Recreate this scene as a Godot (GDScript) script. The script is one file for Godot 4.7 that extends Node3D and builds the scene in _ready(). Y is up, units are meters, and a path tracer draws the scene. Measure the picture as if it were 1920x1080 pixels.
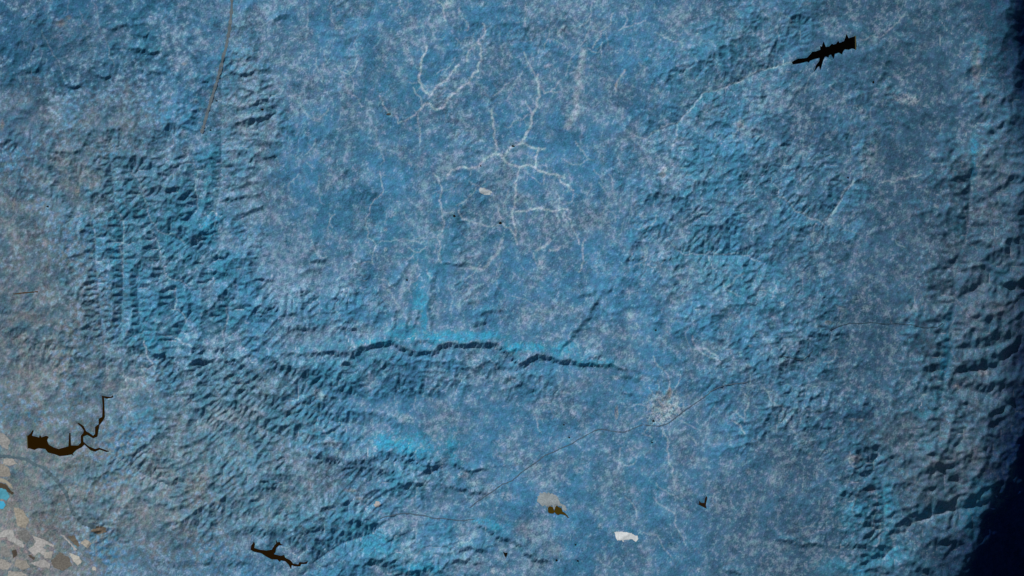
extends Node3D
# A stretch of mountain country, plains and reservoirs seen from orbit, straight down.
# Map units ("px") are sixty metres; x runs east, y runs south, heights are in the same unit.

const P := 60.0            # metres per map unit
const D := 6834.0          # camera height in map units (about 410 km)
const X0 := -120.0
const Y0 := -90.0
const XW := 2160.0
const YH := 1260.0
const FS := 1.5            # final grid step
const SUN_AZ := 36.0       # degrees west of north
const SUN_EL := 37.0

var GW := 0
var GH := 0
var H := PackedFloat32Array()      # final heights
var N_big := FastNoiseLite.new()
var N_mid := FastNoiseLite.new()
var N_small := FastNoiseLite.new()
var N_grain := FastNoiseLite.new()
var N_streak := FastNoiseLite.new()
var N_cell := FastNoiseLite.new()
var N_ridge := FastNoiseLite.new()
var rng := RandomNumberGenerator.new()
var m_pale := PackedFloat32Array()
var m_teal := PackedFloat32Array()
var m_line := PackedFloat32Array()
var m_soil := PackedFloat32Array()
var m_grey := PackedFloat32Array()
var m_dark := PackedFloat32Array()
var flow := PackedFloat32Array()   # how much water gathers, as a power of two
var names := {}


# ------------------------------------------------------------------ helpers
func noise(n: FastNoiseLite, freq: float, octaves: int, s: int) -> void:
	n.noise_type = FastNoiseLite.TYPE_SIMPLEX_SMOOTH
	n.seed = s
	n.frequency = freq
	n.fractal_type = FastNoiseLite.FRACTAL_FBM
	n.fractal_octaves = octaves


func pts(flat: Array) -> PackedVector2Array:
	var out := PackedVector2Array()
	for i in range(0, flat.size() - 1, 2):
		out.append(Vector2(flat[i], flat[i + 1]))
	return out


# the same line with natural wander between its points
func wig(line: PackedVector2Array, amp := 0.12, times := 3) -> PackedVector2Array:
	var cur := line
	for t in times:
		var nxt := PackedVector2Array()
		for i in cur.size() - 1:
			var a := cur[i]
			var b := cur[i + 1]
			nxt.append(a)
			var d := b - a
			if d.length() > 2.5:
				nxt.append((a + b) * 0.5 + Vector2(-d.y, d.x) * rng.randf_range(-amp, amp))
		nxt.append(cur[cur.size() - 1])
		cur = nxt
	return cur


func smooth01(a: float, b: float, x: float) -> float:
	var t := clampf((x - a) / (b - a), 0.0, 1.0)
	return t * t * (3.0 - 2.0 * t)


func tag(o: Node, label: String, category: String, group := "", kind := "") -> void:
	if label != "":
		o.set_meta("label", label)
	if category != "":
		o.set_meta("category", category)
	if group != "":
		o.set_meta("group", group)
	if kind != "":
		o.set_meta("kind", kind)


func numbered(called: String) -> String:
	if not names.has(called):
		names[called] = 0
		return called
	names[called] += 1
	return "%s_%03d" % [called, names[called]]


func mat(c: Color, rough := 0.95, spec := 0.1) -> StandardMaterial3D:
	var m := StandardMaterial3D.new()
	m.albedo_color = c.linear_to_srgb()
	m.roughness = rough
	m.metallic_specular = spec
	return m


func put(called: String, mesh: Mesh, m: Material, parent: Node = null) -> MeshInstance3D:
	var o := MeshInstance3D.new()
	o.name = numbered(called) if parent == null else called
	o.mesh = mesh
	o.material_override = m
	if parent == null:
		add_child(o, true)
	else:
		parent.add_child(o, true)
	return o


func world(x: float, y: float, h: float) -> Vector3:
	return Vector3((x - 960.0) * P, h * P, (y - 540.0) * P)


# height of the finished ground anywhere on the map
func ground(x: float, y: float) -> float:
	var fx := clampf((x - X0) / FS, 0.0, GW - 1.001)
	var fy := clampf((y - Y0) / FS, 0.0, GH - 1.001)
	var ix := int(fx)
	var iy := int(fy)
	var tx := fx - ix
	var ty := fy - iy
	var k := iy * GW + ix
	return lerpf(lerpf(H[k], H[k + 1], tx), lerpf(H[k + GW], H[k + GW + 1], tx), ty)


# ------------------------------------------------------------------ painting on the final grid
func paint_line(dst: PackedFloat32Array, line: PackedVector2Array, width: float, strength: float, fringe := 1.0) -> PackedFloat32Array:
	var reach := width * (1.0 + fringe) + 1.5
	for i in line.size() - 1:
		var a := line[i]
		var b := line[i + 1]
		var d := b - a
		var l2 := maxf(d.length_squared(), 0.0001)
		var x_lo := maxi(0, int((minf(a.x, b.x) - reach - X0) / FS))
		var x_hi := mini(GW - 1, int((maxf(a.x, b.x) + reach - X0) / FS) + 1)
		var y_lo := maxi(0, int((minf(a.y, b.y) - reach - Y0) / FS))
		var y_hi := mini(GH - 1, int((maxf(a.y, b.y) + reach - Y0) / FS) + 1)
		for iy in range(y_lo, y_hi + 1):
			for ix in range(x_lo, x_hi + 1):
				var px := X0 + ix * FS
				var py := Y0 + iy * FS
				var t := clampf(((px - a.x) * d.x + (py - a.y) * d.y) / l2, 0.0, 1.0)
				var ex := px - a.x - d.x * t
				var ey := py - a.y - d.y * t
				var dist := sqrt(ex * ex + ey * ey)
				if dist < reach:
					var w := width * (1.0 + 0.55 * N_small.get_noise_2d(px * 1.3, py * 1.3))
					var v := strength * (1.0 - smooth01(w * 0.35, w * (1.0 + fringe) + 0.8, dist))
					var k := iy * GW + ix
					if v > dst[k]:
						dst[k] = v
	return dst


func paint_blob(dst: PackedFloat32Array, x: float, y: float, rx: float, ry: float, strength: float, turn := 0.0, rag := 0.5) -> PackedFloat32Array:
	var c := cos(deg_to_rad(turn))
	var s := sin(deg_to_rad(turn))
	var reach := maxf(rx, ry) * 1.7
	var x_lo := maxi(0, int((x - reach - X0) / FS))
	var x_hi := mini(GW - 1, int((x + reach - X0) / FS) + 1)
	var y_lo := maxi(0, int((y - reach - Y0) / FS))
	var y_hi := mini(GH - 1, int((y + reach - Y0) / FS) + 1)
	for iy in range(y_lo, y_hi + 1):
		for ix in range(x_lo, x_hi + 1):
			var ex := X0 + ix * FS - x
			var ey := Y0 + iy * FS - y
			var u := (ex * c + ey * s) / rx
			var v := (-ex * s + ey * c) / ry
			var r := sqrt(u * u + v * v)
			if r < 1.7:
				r += rag * (N_small.get_noise_2d(x + ex, y + ey) + 0.6 * N_mid.get_noise_2d(x + ex, y + ey))
				var w := strength * (1.0 - smooth01(0.45, 1.15, r))
				var k := iy * GW + ix
				if w > dst[k]:
					dst[k] = w
	return dst


# a scarp: gentle on one side of its crest, steep on the other.  flip +1: the steep side lies to the right of the line's direction
func scarp(line: PackedVector2Array, tall: float, gentle: float, steep: float, flip := 1.0, rough := 0.35) -> void:
	var total := 0.0
	for i in line.size() - 1:
		total += line[i].distance_to(line[i + 1])
	var reach := maxf(gentle, steep) * 1.25
	var best := {}
	var run := 0.0
	for i in line.size() - 1:
		var a := line[i]
		var b := line[i + 1]
		var d := b - a
		var ln := maxf(d.length(), 0.01)
		var x_lo := maxi(0, int((minf(a.x, b.x) - reach - X0) / FS))
		var x_hi := mini(GW - 1, int((maxf(a.x, b.x) + reach - X0) / FS) + 1)
		var y_lo := maxi(0, int((minf(a.y, b.y) - reach - Y0) / FS))
		var y_hi := mini(GH - 1, int((maxf(a.y, b.y) + reach - Y0) / FS) + 1)
		for iy in range(y_lo, y_hi + 1):
			for ix in range(x_lo, x_hi + 1):
				var px := X0 + ix * FS
				var py := Y0 + iy * FS
				var t := clampf(((px - a.x) * d.x + (py - a.y) * d.y) / (ln * ln), 0.0, 1.0)
				var ex := px - a.x - d.x * t
				var ey := py - a.y - d.y * t
				var dist := sqrt(ex * ex + ey * ey)
				if dist > reach:
					continue
				var k := iy * GW + ix
				if not best.has(k) or dist < best[k].x:
					var side := (d.x * ey - d.y * ex) * flip
					best[k] = Vector3(dist, run + t * ln, side)
		run += ln
	for k in best:
		var v: Vector3 = best[k]
		var s := v.y / maxf(total, 1.0)
		var ends := minf(1.0, minf(s, 1.0 - s) * 5.0 + 0.08)
		var gully := N_ridge.get_noise_2d(v.y * 1.5 + v.x * 0.4, 31.7 + total + v.x * 0.5) + 0.5 * N_small.get_noise_2d(v.y * 1.7, total - v.x)
		var along := 1.0 + rough * 0.6 * N_mid.get_noise_2d(v.y * 1.5, total)
		var w := (steep * (1.0 + rough * gully) if v.z > 0.0 else gentle * (1.0 + 0.25 * rough * gully)) * lerpf(0.5, 1.0, ends)
		var q := clampf(1.0 - v.x / maxf(w, 0.5), 0.0, 1.0)
		var prof := q if v.z > 0.0 else q * q
		prof = lerpf(prof, prof * prof * (3.0 - 2.0 * prof), 0.35)
		H[k] += tall * ends * along * prof


func carve(line: PackedVector2Array, width: float, deep: float) -> void:
	var tmp := PackedFloat32Array()
	tmp.resize(GW * GH)
	tmp = paint_line(tmp, line, width, deep, 1.0)
	for k in GW * GH:
		if tmp[k] > 0.0:
			H[k] -= tmp[k]


# ------------------------------------------------------------------ erosion
func upsample(a: PackedFloat32Array, w: int, h: int, nw: int, nh: int, rough: float) -> PackedFloat32Array:
	var out := PackedFloat32Array()
	out.resize(nw * nh)
	var sx := float(w - 1) / (nw - 1)
	var sy := float(h - 1) / (nh - 1)
	for y in nh:
		var fy := y * sy
		var iy := mini(int(fy), h - 2)
		var ty := fy - iy
		for x in nw:
			var fx := x * sx
			var ix := mini(int(fx), w - 2)
			var tx := fx - ix
			var k := iy * w + ix
			out[y * nw + x] = lerpf(lerpf(a[k], a[k + 1], tx), lerpf(a[k + w], a[k + w + 1], tx), ty) + rough * rng.randf_range(-1.0, 1.0)
	return out


# stream-power erosion: rain gathers down the steepest way and cuts in proportion to what it gathers
func erode(hh: PackedFloat32Array, up: PackedFloat32Array, base: PackedFloat32Array, hard: PackedFloat32Array, w: int, h: int, dx: float, turns: int, power: float, talus: float, creep: float) -> PackedFloat32Array:
	var n := w * h
	var rec := PackedInt32Array()
	rec.resize(n)
	var area := PackedFloat32Array()
	area.resize(n)
	var keys := PackedInt64Array()
	keys.resize(n)
	var diag := dx * 1.41421
	for it in turns:
		area.fill(dx * dx)
		for y in range(0, h):
			for x in range(0, w):
				var k := y * w + x
				keys[k] = (int((hh[k] + 4000.0) * 4096.0) << 21) | k
				rec[k] = k
				if x == 0 or y == 0 or x == w - 1 or y == h - 1 or base[k] > 0.5:
					continue
				var z := hh[k]
				var best := 0.0
				var r := k
				var g := (z - hh[k - 1]) / dx
				if g > best:
					best = g
					r = k - 1
				g = (z - hh[k + 1]) / dx
				if g > best:
					best = g
					r = k + 1
				g = (z - hh[k - w]) / dx
				if g > best:
					best = g
					r = k - w
				g = (z - hh[k + w]) / dx
				if g > best:
					best = g
					r = k + w
				g = (z - hh[k - w - 1]) / diag
				if g > best:
					best = g
					r = k - w - 1
				g = (z - hh[k - w + 1]) / diag
				if g > best:
					best = g
					r = k - w + 1
				g = (z - hh[k + w - 1]) / diag
				if g > best:
					best = g
					r = k + w - 1
				g = (z - hh[k + w + 1]) / diag
				if g > best:
					best = g
					r = k + w + 1
				rec[k] = r
		keys.sort()
		for i in range(n - 1, -1, -1):
			var k := keys[i] & 0x1FFFFF
			var r := rec[k]
			if r != k:
				area[r] += area[k]
		for i in n:
			var k := keys[i] & 0x1FFFFF
			var r := rec[k]
			if base[k] > 0.5:
				continue
			if r == k:
				hh[k] += up[k] * 0.5
				continue
			var gap := absi(k - r)
			var dist := dx if gap == 1 or gap == w else diag
			var f := power * hard[k] * pow(area[k], 0.45) / dist
			var z := (hh[k] + up[k] + f * hh[r]) / (1.0 + f)
			hh[k] = minf(z, hh[r] + talus * dist)
		if it == turns - 1:
			flow.resize(n)
			for k in n:
				flow[k] = log(area[k] / (dx * dx)) / log(2.0)
		if creep > 0.0:
			var src := hh.duplicate()
			for y in range(1, h - 1):
				for x in range(1, w - 1):
					var k := y * w + x
					if base[k] < 0.5:
						hh[k] += creep * (0.25 * (src[k - 1] + src[k + 1] + src[k - w] + src[k + w]) - src[k])
	return hh


func uplift_at(x: float, y: float, blobs: Array) -> float:
	var u := 0.0
	for b in blobs:
		var ex: float = x - b[0]
		var ey: float = y - b[1]
		var c := cos(deg_to_rad(b[4]))
		var s := sin(deg_to_rad(b[4]))
		var p: float = (ex * c + ey * s) / b[2]
		var q: float = (-ex * s + ey * c) / b[3]
		var r := sqrt(p * p + q * q)
		if r < 1.35:
			u = maxf(u, b[5] * (1.0 - smooth01(0.25, 1.35, r + 0.5 * N_big.get_noise_2d(x, y) + 0.35 * N_mid.get_noise_2d(x, y))))
	return u


# invented drop to the east, steepening so the right edge lies in shade
func shade_drop(x: float, y: float) -> float:
	var r := Vector2(x - 440.0, y - 420.0).length() + 22.0 * N_big.get_noise_2d(x, y)
	if x < 440.0 or r < 1080.0:
		return 0.0
	# the slope grows eastward: tangent 0 .. 0.25 .. 0.45 .. 1.09
	var t := minf(r, 1430.0) - 1080.0
	var out := -0.5 * 0.25 / 350.0 * t * t
	if r > 1430.0:
		var e := minf(r, 1485.0) - 1430.0
		out -= 0.25 * e + 0.5 * 0.0036 * e * e
		if r > 1485.0:
			var g := minf(r, 1565.0) - 1485.0
			out -= 0.45 * g + 0.5 * 0.008 * g * g
			if r > 1565.0:
				out -= 1.09 * minf(r - 1565.0, 120.0)
	return out


func build_heights() -> void:
	var mountains := [
		[300, 470, 190, 260, 0, 0.62], [210, 560, 120, 170, 0, 0.55], [120, 620, 120, 150, 0, 0.28],
		[470, 210, 60, 190, 0, 0.42], [180, 130, 230, 150, 20, 0.26], [120, 300, 150, 110, 0, 0.3], [60, 480, 90, 130, 0, 0.16],
		[470, 590, 190, 85, 8, 0.55], [640, 600, 120, 50, 0, 0.3], [460, 740, 270, 90, 22, 0.62], [600, 695, 160, 50, 5, 0.6], [800, 695, 200, 45, 3, 0.5],
		[400, 900, 270, 120, 10, 0.5], [620, 980, 200, 115, -12, 0.5], [730, 890, 130, 60, 8, 0.55], [800, 1040, 170, 55, 0, 0.42],
		[300, 830, 150, 110, 0, 0.36], [200, 960, 110, 80, 0, 0.3], [960, 720, 120, 40, 8, 0.3],
		[1330, 330, 170, 150, -30, 0.62], [1400, 470, 210, 130, 0, 0.6], [1380, 200, 160, 110, -20, 0.55], [1420, 90, 200, 100, -15, 0.5], [1500, 330, 140, 130, 0, 0.52], [1600, 180, 140, 120, 0, 0.3],
		[1360, 530, 170, 90, 0, 0.62], [1440, 650, 180, 100, -25, 0.6], [1500, 760, 160, 100, -20, 0.55], [1620, 800, 150, 110, 0, 0.42],
		[1060, 60, 140, 70, 0, 0.14], [1100, 580, 110, 70, 0, 0.14], [1230, 500, 90, 60, 0, 0.17], [1660, 950, 130, 170, 0, 0.72],
		[1850, 540, 130, 320, 0, 0.85], [1810, 860, 170, 280, 0, 0.95], [1900, 200, 90, 200, 0, 0.6], [1640, 470, 120, 180, 0, 0.14],
	]
	var valleys := [
		[247, 325, 270, 370, 278, 400, 295, 432, 345, 455], [205, 280, 217, 395, 232, 440, 230, 485, 232, 520, 228, 600], [292, 445, 300, 482, 315, 520, 350, 535],
		[172, 400, 178, 440, 180, 495, 190, 600, 200, 690], [360, 295, 367, 352, 372, 390], [415, 140, 415, 250, 415, 330, 405, 400],
		[330, 540, 328, 580, 350, 600, 330, 640], [430, 570, 425, 610, 420, 640], [207, 745, 225, 732, 239, 727, 235, 705, 252, 712, 272, 705, 262, 690, 277, 692, 287, 685, 275, 662, 270, 640, 262, 600, 256, 520],
		[345, 455, 380, 480, 400, 520], [1485, 118, 1437, 130, 1390, 152, 1342, 170, 1317, 175, 1282, 217, 1270, 232, 1235, 245, 1210, 260],
		[1460, 370, 1490, 395, 1545, 422], [1600, 340, 1575, 377, 1550, 415], [1270, 470, 1320, 478, 1400, 480, 1450, 500], [1250, 470, 1200, 420],
		[1657, 1050, 1680, 1027, 1672, 1005, 1702, 1000, 1710, 985, 1752, 970, 1790, 960, 1850, 950], [1660, 1000, 1660, 950, 1655, 905, 1640, 880],
		[1820, 400, 1815, 450, 1790, 500, 1795, 560, 1785, 610, 1790, 650, 1775, 700, 1770, 745], [1825, 330, 1820, 400],
		[1905, 540, 1850, 530, 1800, 560], [1900, 640, 1850, 655, 1795, 655], [1915, 650, 1870, 690, 1800, 700], [1900, 760, 1850, 740, 1790, 720],
		[155, 845, 175, 838, 205, 848, 250, 880, 300, 905], [580, 1060, 640, 1020, 700, 1000], [620, 880, 650, 920, 690, 950], [190, 990, 220, 1020],
		[560, 750, 620, 790, 700, 800], [420, 660, 470, 740, 530, 780], [380, 680, 420, 760, 480, 800, 560, 830], [300, 690, 340, 760, 420, 820],
	]
	# three passes, each on a grid twice as fine as the one before
	var hh := PackedFloat32Array()
	var pw := 0
	var ph := 0
	for level in 3:
		var dx: float = [12.0, 5.0, 2.25][level]
		var w := int(XW / dx) + 1
		var h := int(YH / dx) + 1
		var up := PackedFloat32Array()
		var base := PackedFloat32Array()
		up.resize(w * h)
		base.resize(w * h)
		var hard := PackedFloat32Array()
		hard.resize(w * h)
		if level == 0:
			hh.resize(w * h)
		else:
			hh = upsample(hh, pw, ph, w, h, 0.6 if level == 1 else 0.26)
		for y in h:
			for x in w:
				var k := y * w + x
				var px := X0 + x * dx
				var py := Y0 + y * dx
				hard[k] = clampf(1.0 + 0.5 * N_small.get_noise_2d(px * 0.8, py * 0.8) + 0.5 * N_mid.get_noise_2d(px + 900.0, py), 0.3, 2.2)
				# ridges run down to the south-east in the west, and along the slope elsewhere
				var turn := lerpf(0.75, 0.05, smooth01(250.0, 800.0, px)) if py > 600.0 else 0.15
				var cs := cos(turn)
				var sn := sin(turn)
				var crest := 1.0 - 2.2 * absf(N_ridge.get_noise_2d((px * cs + py * sn) * 0.6, (-px * sn + py * cs) * 1.25))
				up[k] = 0.15 + 0.11 * N_mid.get_noise_2d(px, py - 500.0) + uplift_at(px, py, mountains) * (1.25 if px < 900.0 else (0.9 if px < 1600.0 else 1.1)) * (0.75 + 0.45 * maxf(crest, 0.0) + 0.4 * N_mid.get_noise_2d(px * 0.5, py * 0.5))
				if level == 0:
					hh[k] = 4.0 + 3.0 * N_big.get_noise_2d(px, py) + 1.5 * N_mid.get_noise_2d(px, py) + up[k] * 8.0
		for v in valleys:
			var line := pts(v)
			for i in line.size() - 1:
				var steps := int(line[i].distance_to(line[i + 1]) / (dx * 0.4)) + 1
				for s in steps + 1:
					var q := line[i].lerp(line[i + 1], float(s) / steps)
					var jx := int(round((q.x - X0) / dx))
					var jy := int(round((q.y - Y0) / dx))
					if jx >= 0 and jy >= 0 and jx < w and jy < h:
						base[jy * w + jx] = 1.0
						hh[jy * w + jx] = 0.0
		hh = erode(hh, up, base, hard, w, h, dx, [40, 22, 12][level], 0.38, 0.85, [0.05, 0.04, 0.03][level])
		pw = w
		ph = h
	GW = int(XW / FS) + 1
	GH = int(YH / FS) + 1
	H = upsample(hh, pw, ph, GW, GH, 0.0)
	flow = upsample(flow, pw, ph, GW, GH, 0.0)


# a light rounding, so that no grid shows
func soften(times: int, share: float) -> void:
	for t in times:
		var src := H.duplicate()
		for y in range(1, GH - 1):
			var r := y * GW
			for x in range(1, GW - 1):
				var k := r + x
				H[k] += share * (0.25 * (src[k - 1] + src[k + 1] + src[k - GW] + src[k + GW]) - src[k])


# the eastern ranges are older and rounder
func soften_east(times: int) -> void:
	var from := int((1560.0 - X0) / FS)
	for t in times:
		var src := H.duplicate()
		for y in range(1, GH - 1):
			var r := y * GW
			for x in range(from, GW - 1):
				var k := r + x
				var share := 0.85 * smooth01(1560.0, 1760.0, X0 + x * FS)
				H[k] += share * (0.25 * (src[k - 1] + src[k + 1] + src[k - GW] + src[k + GW]) - src[k])


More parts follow.
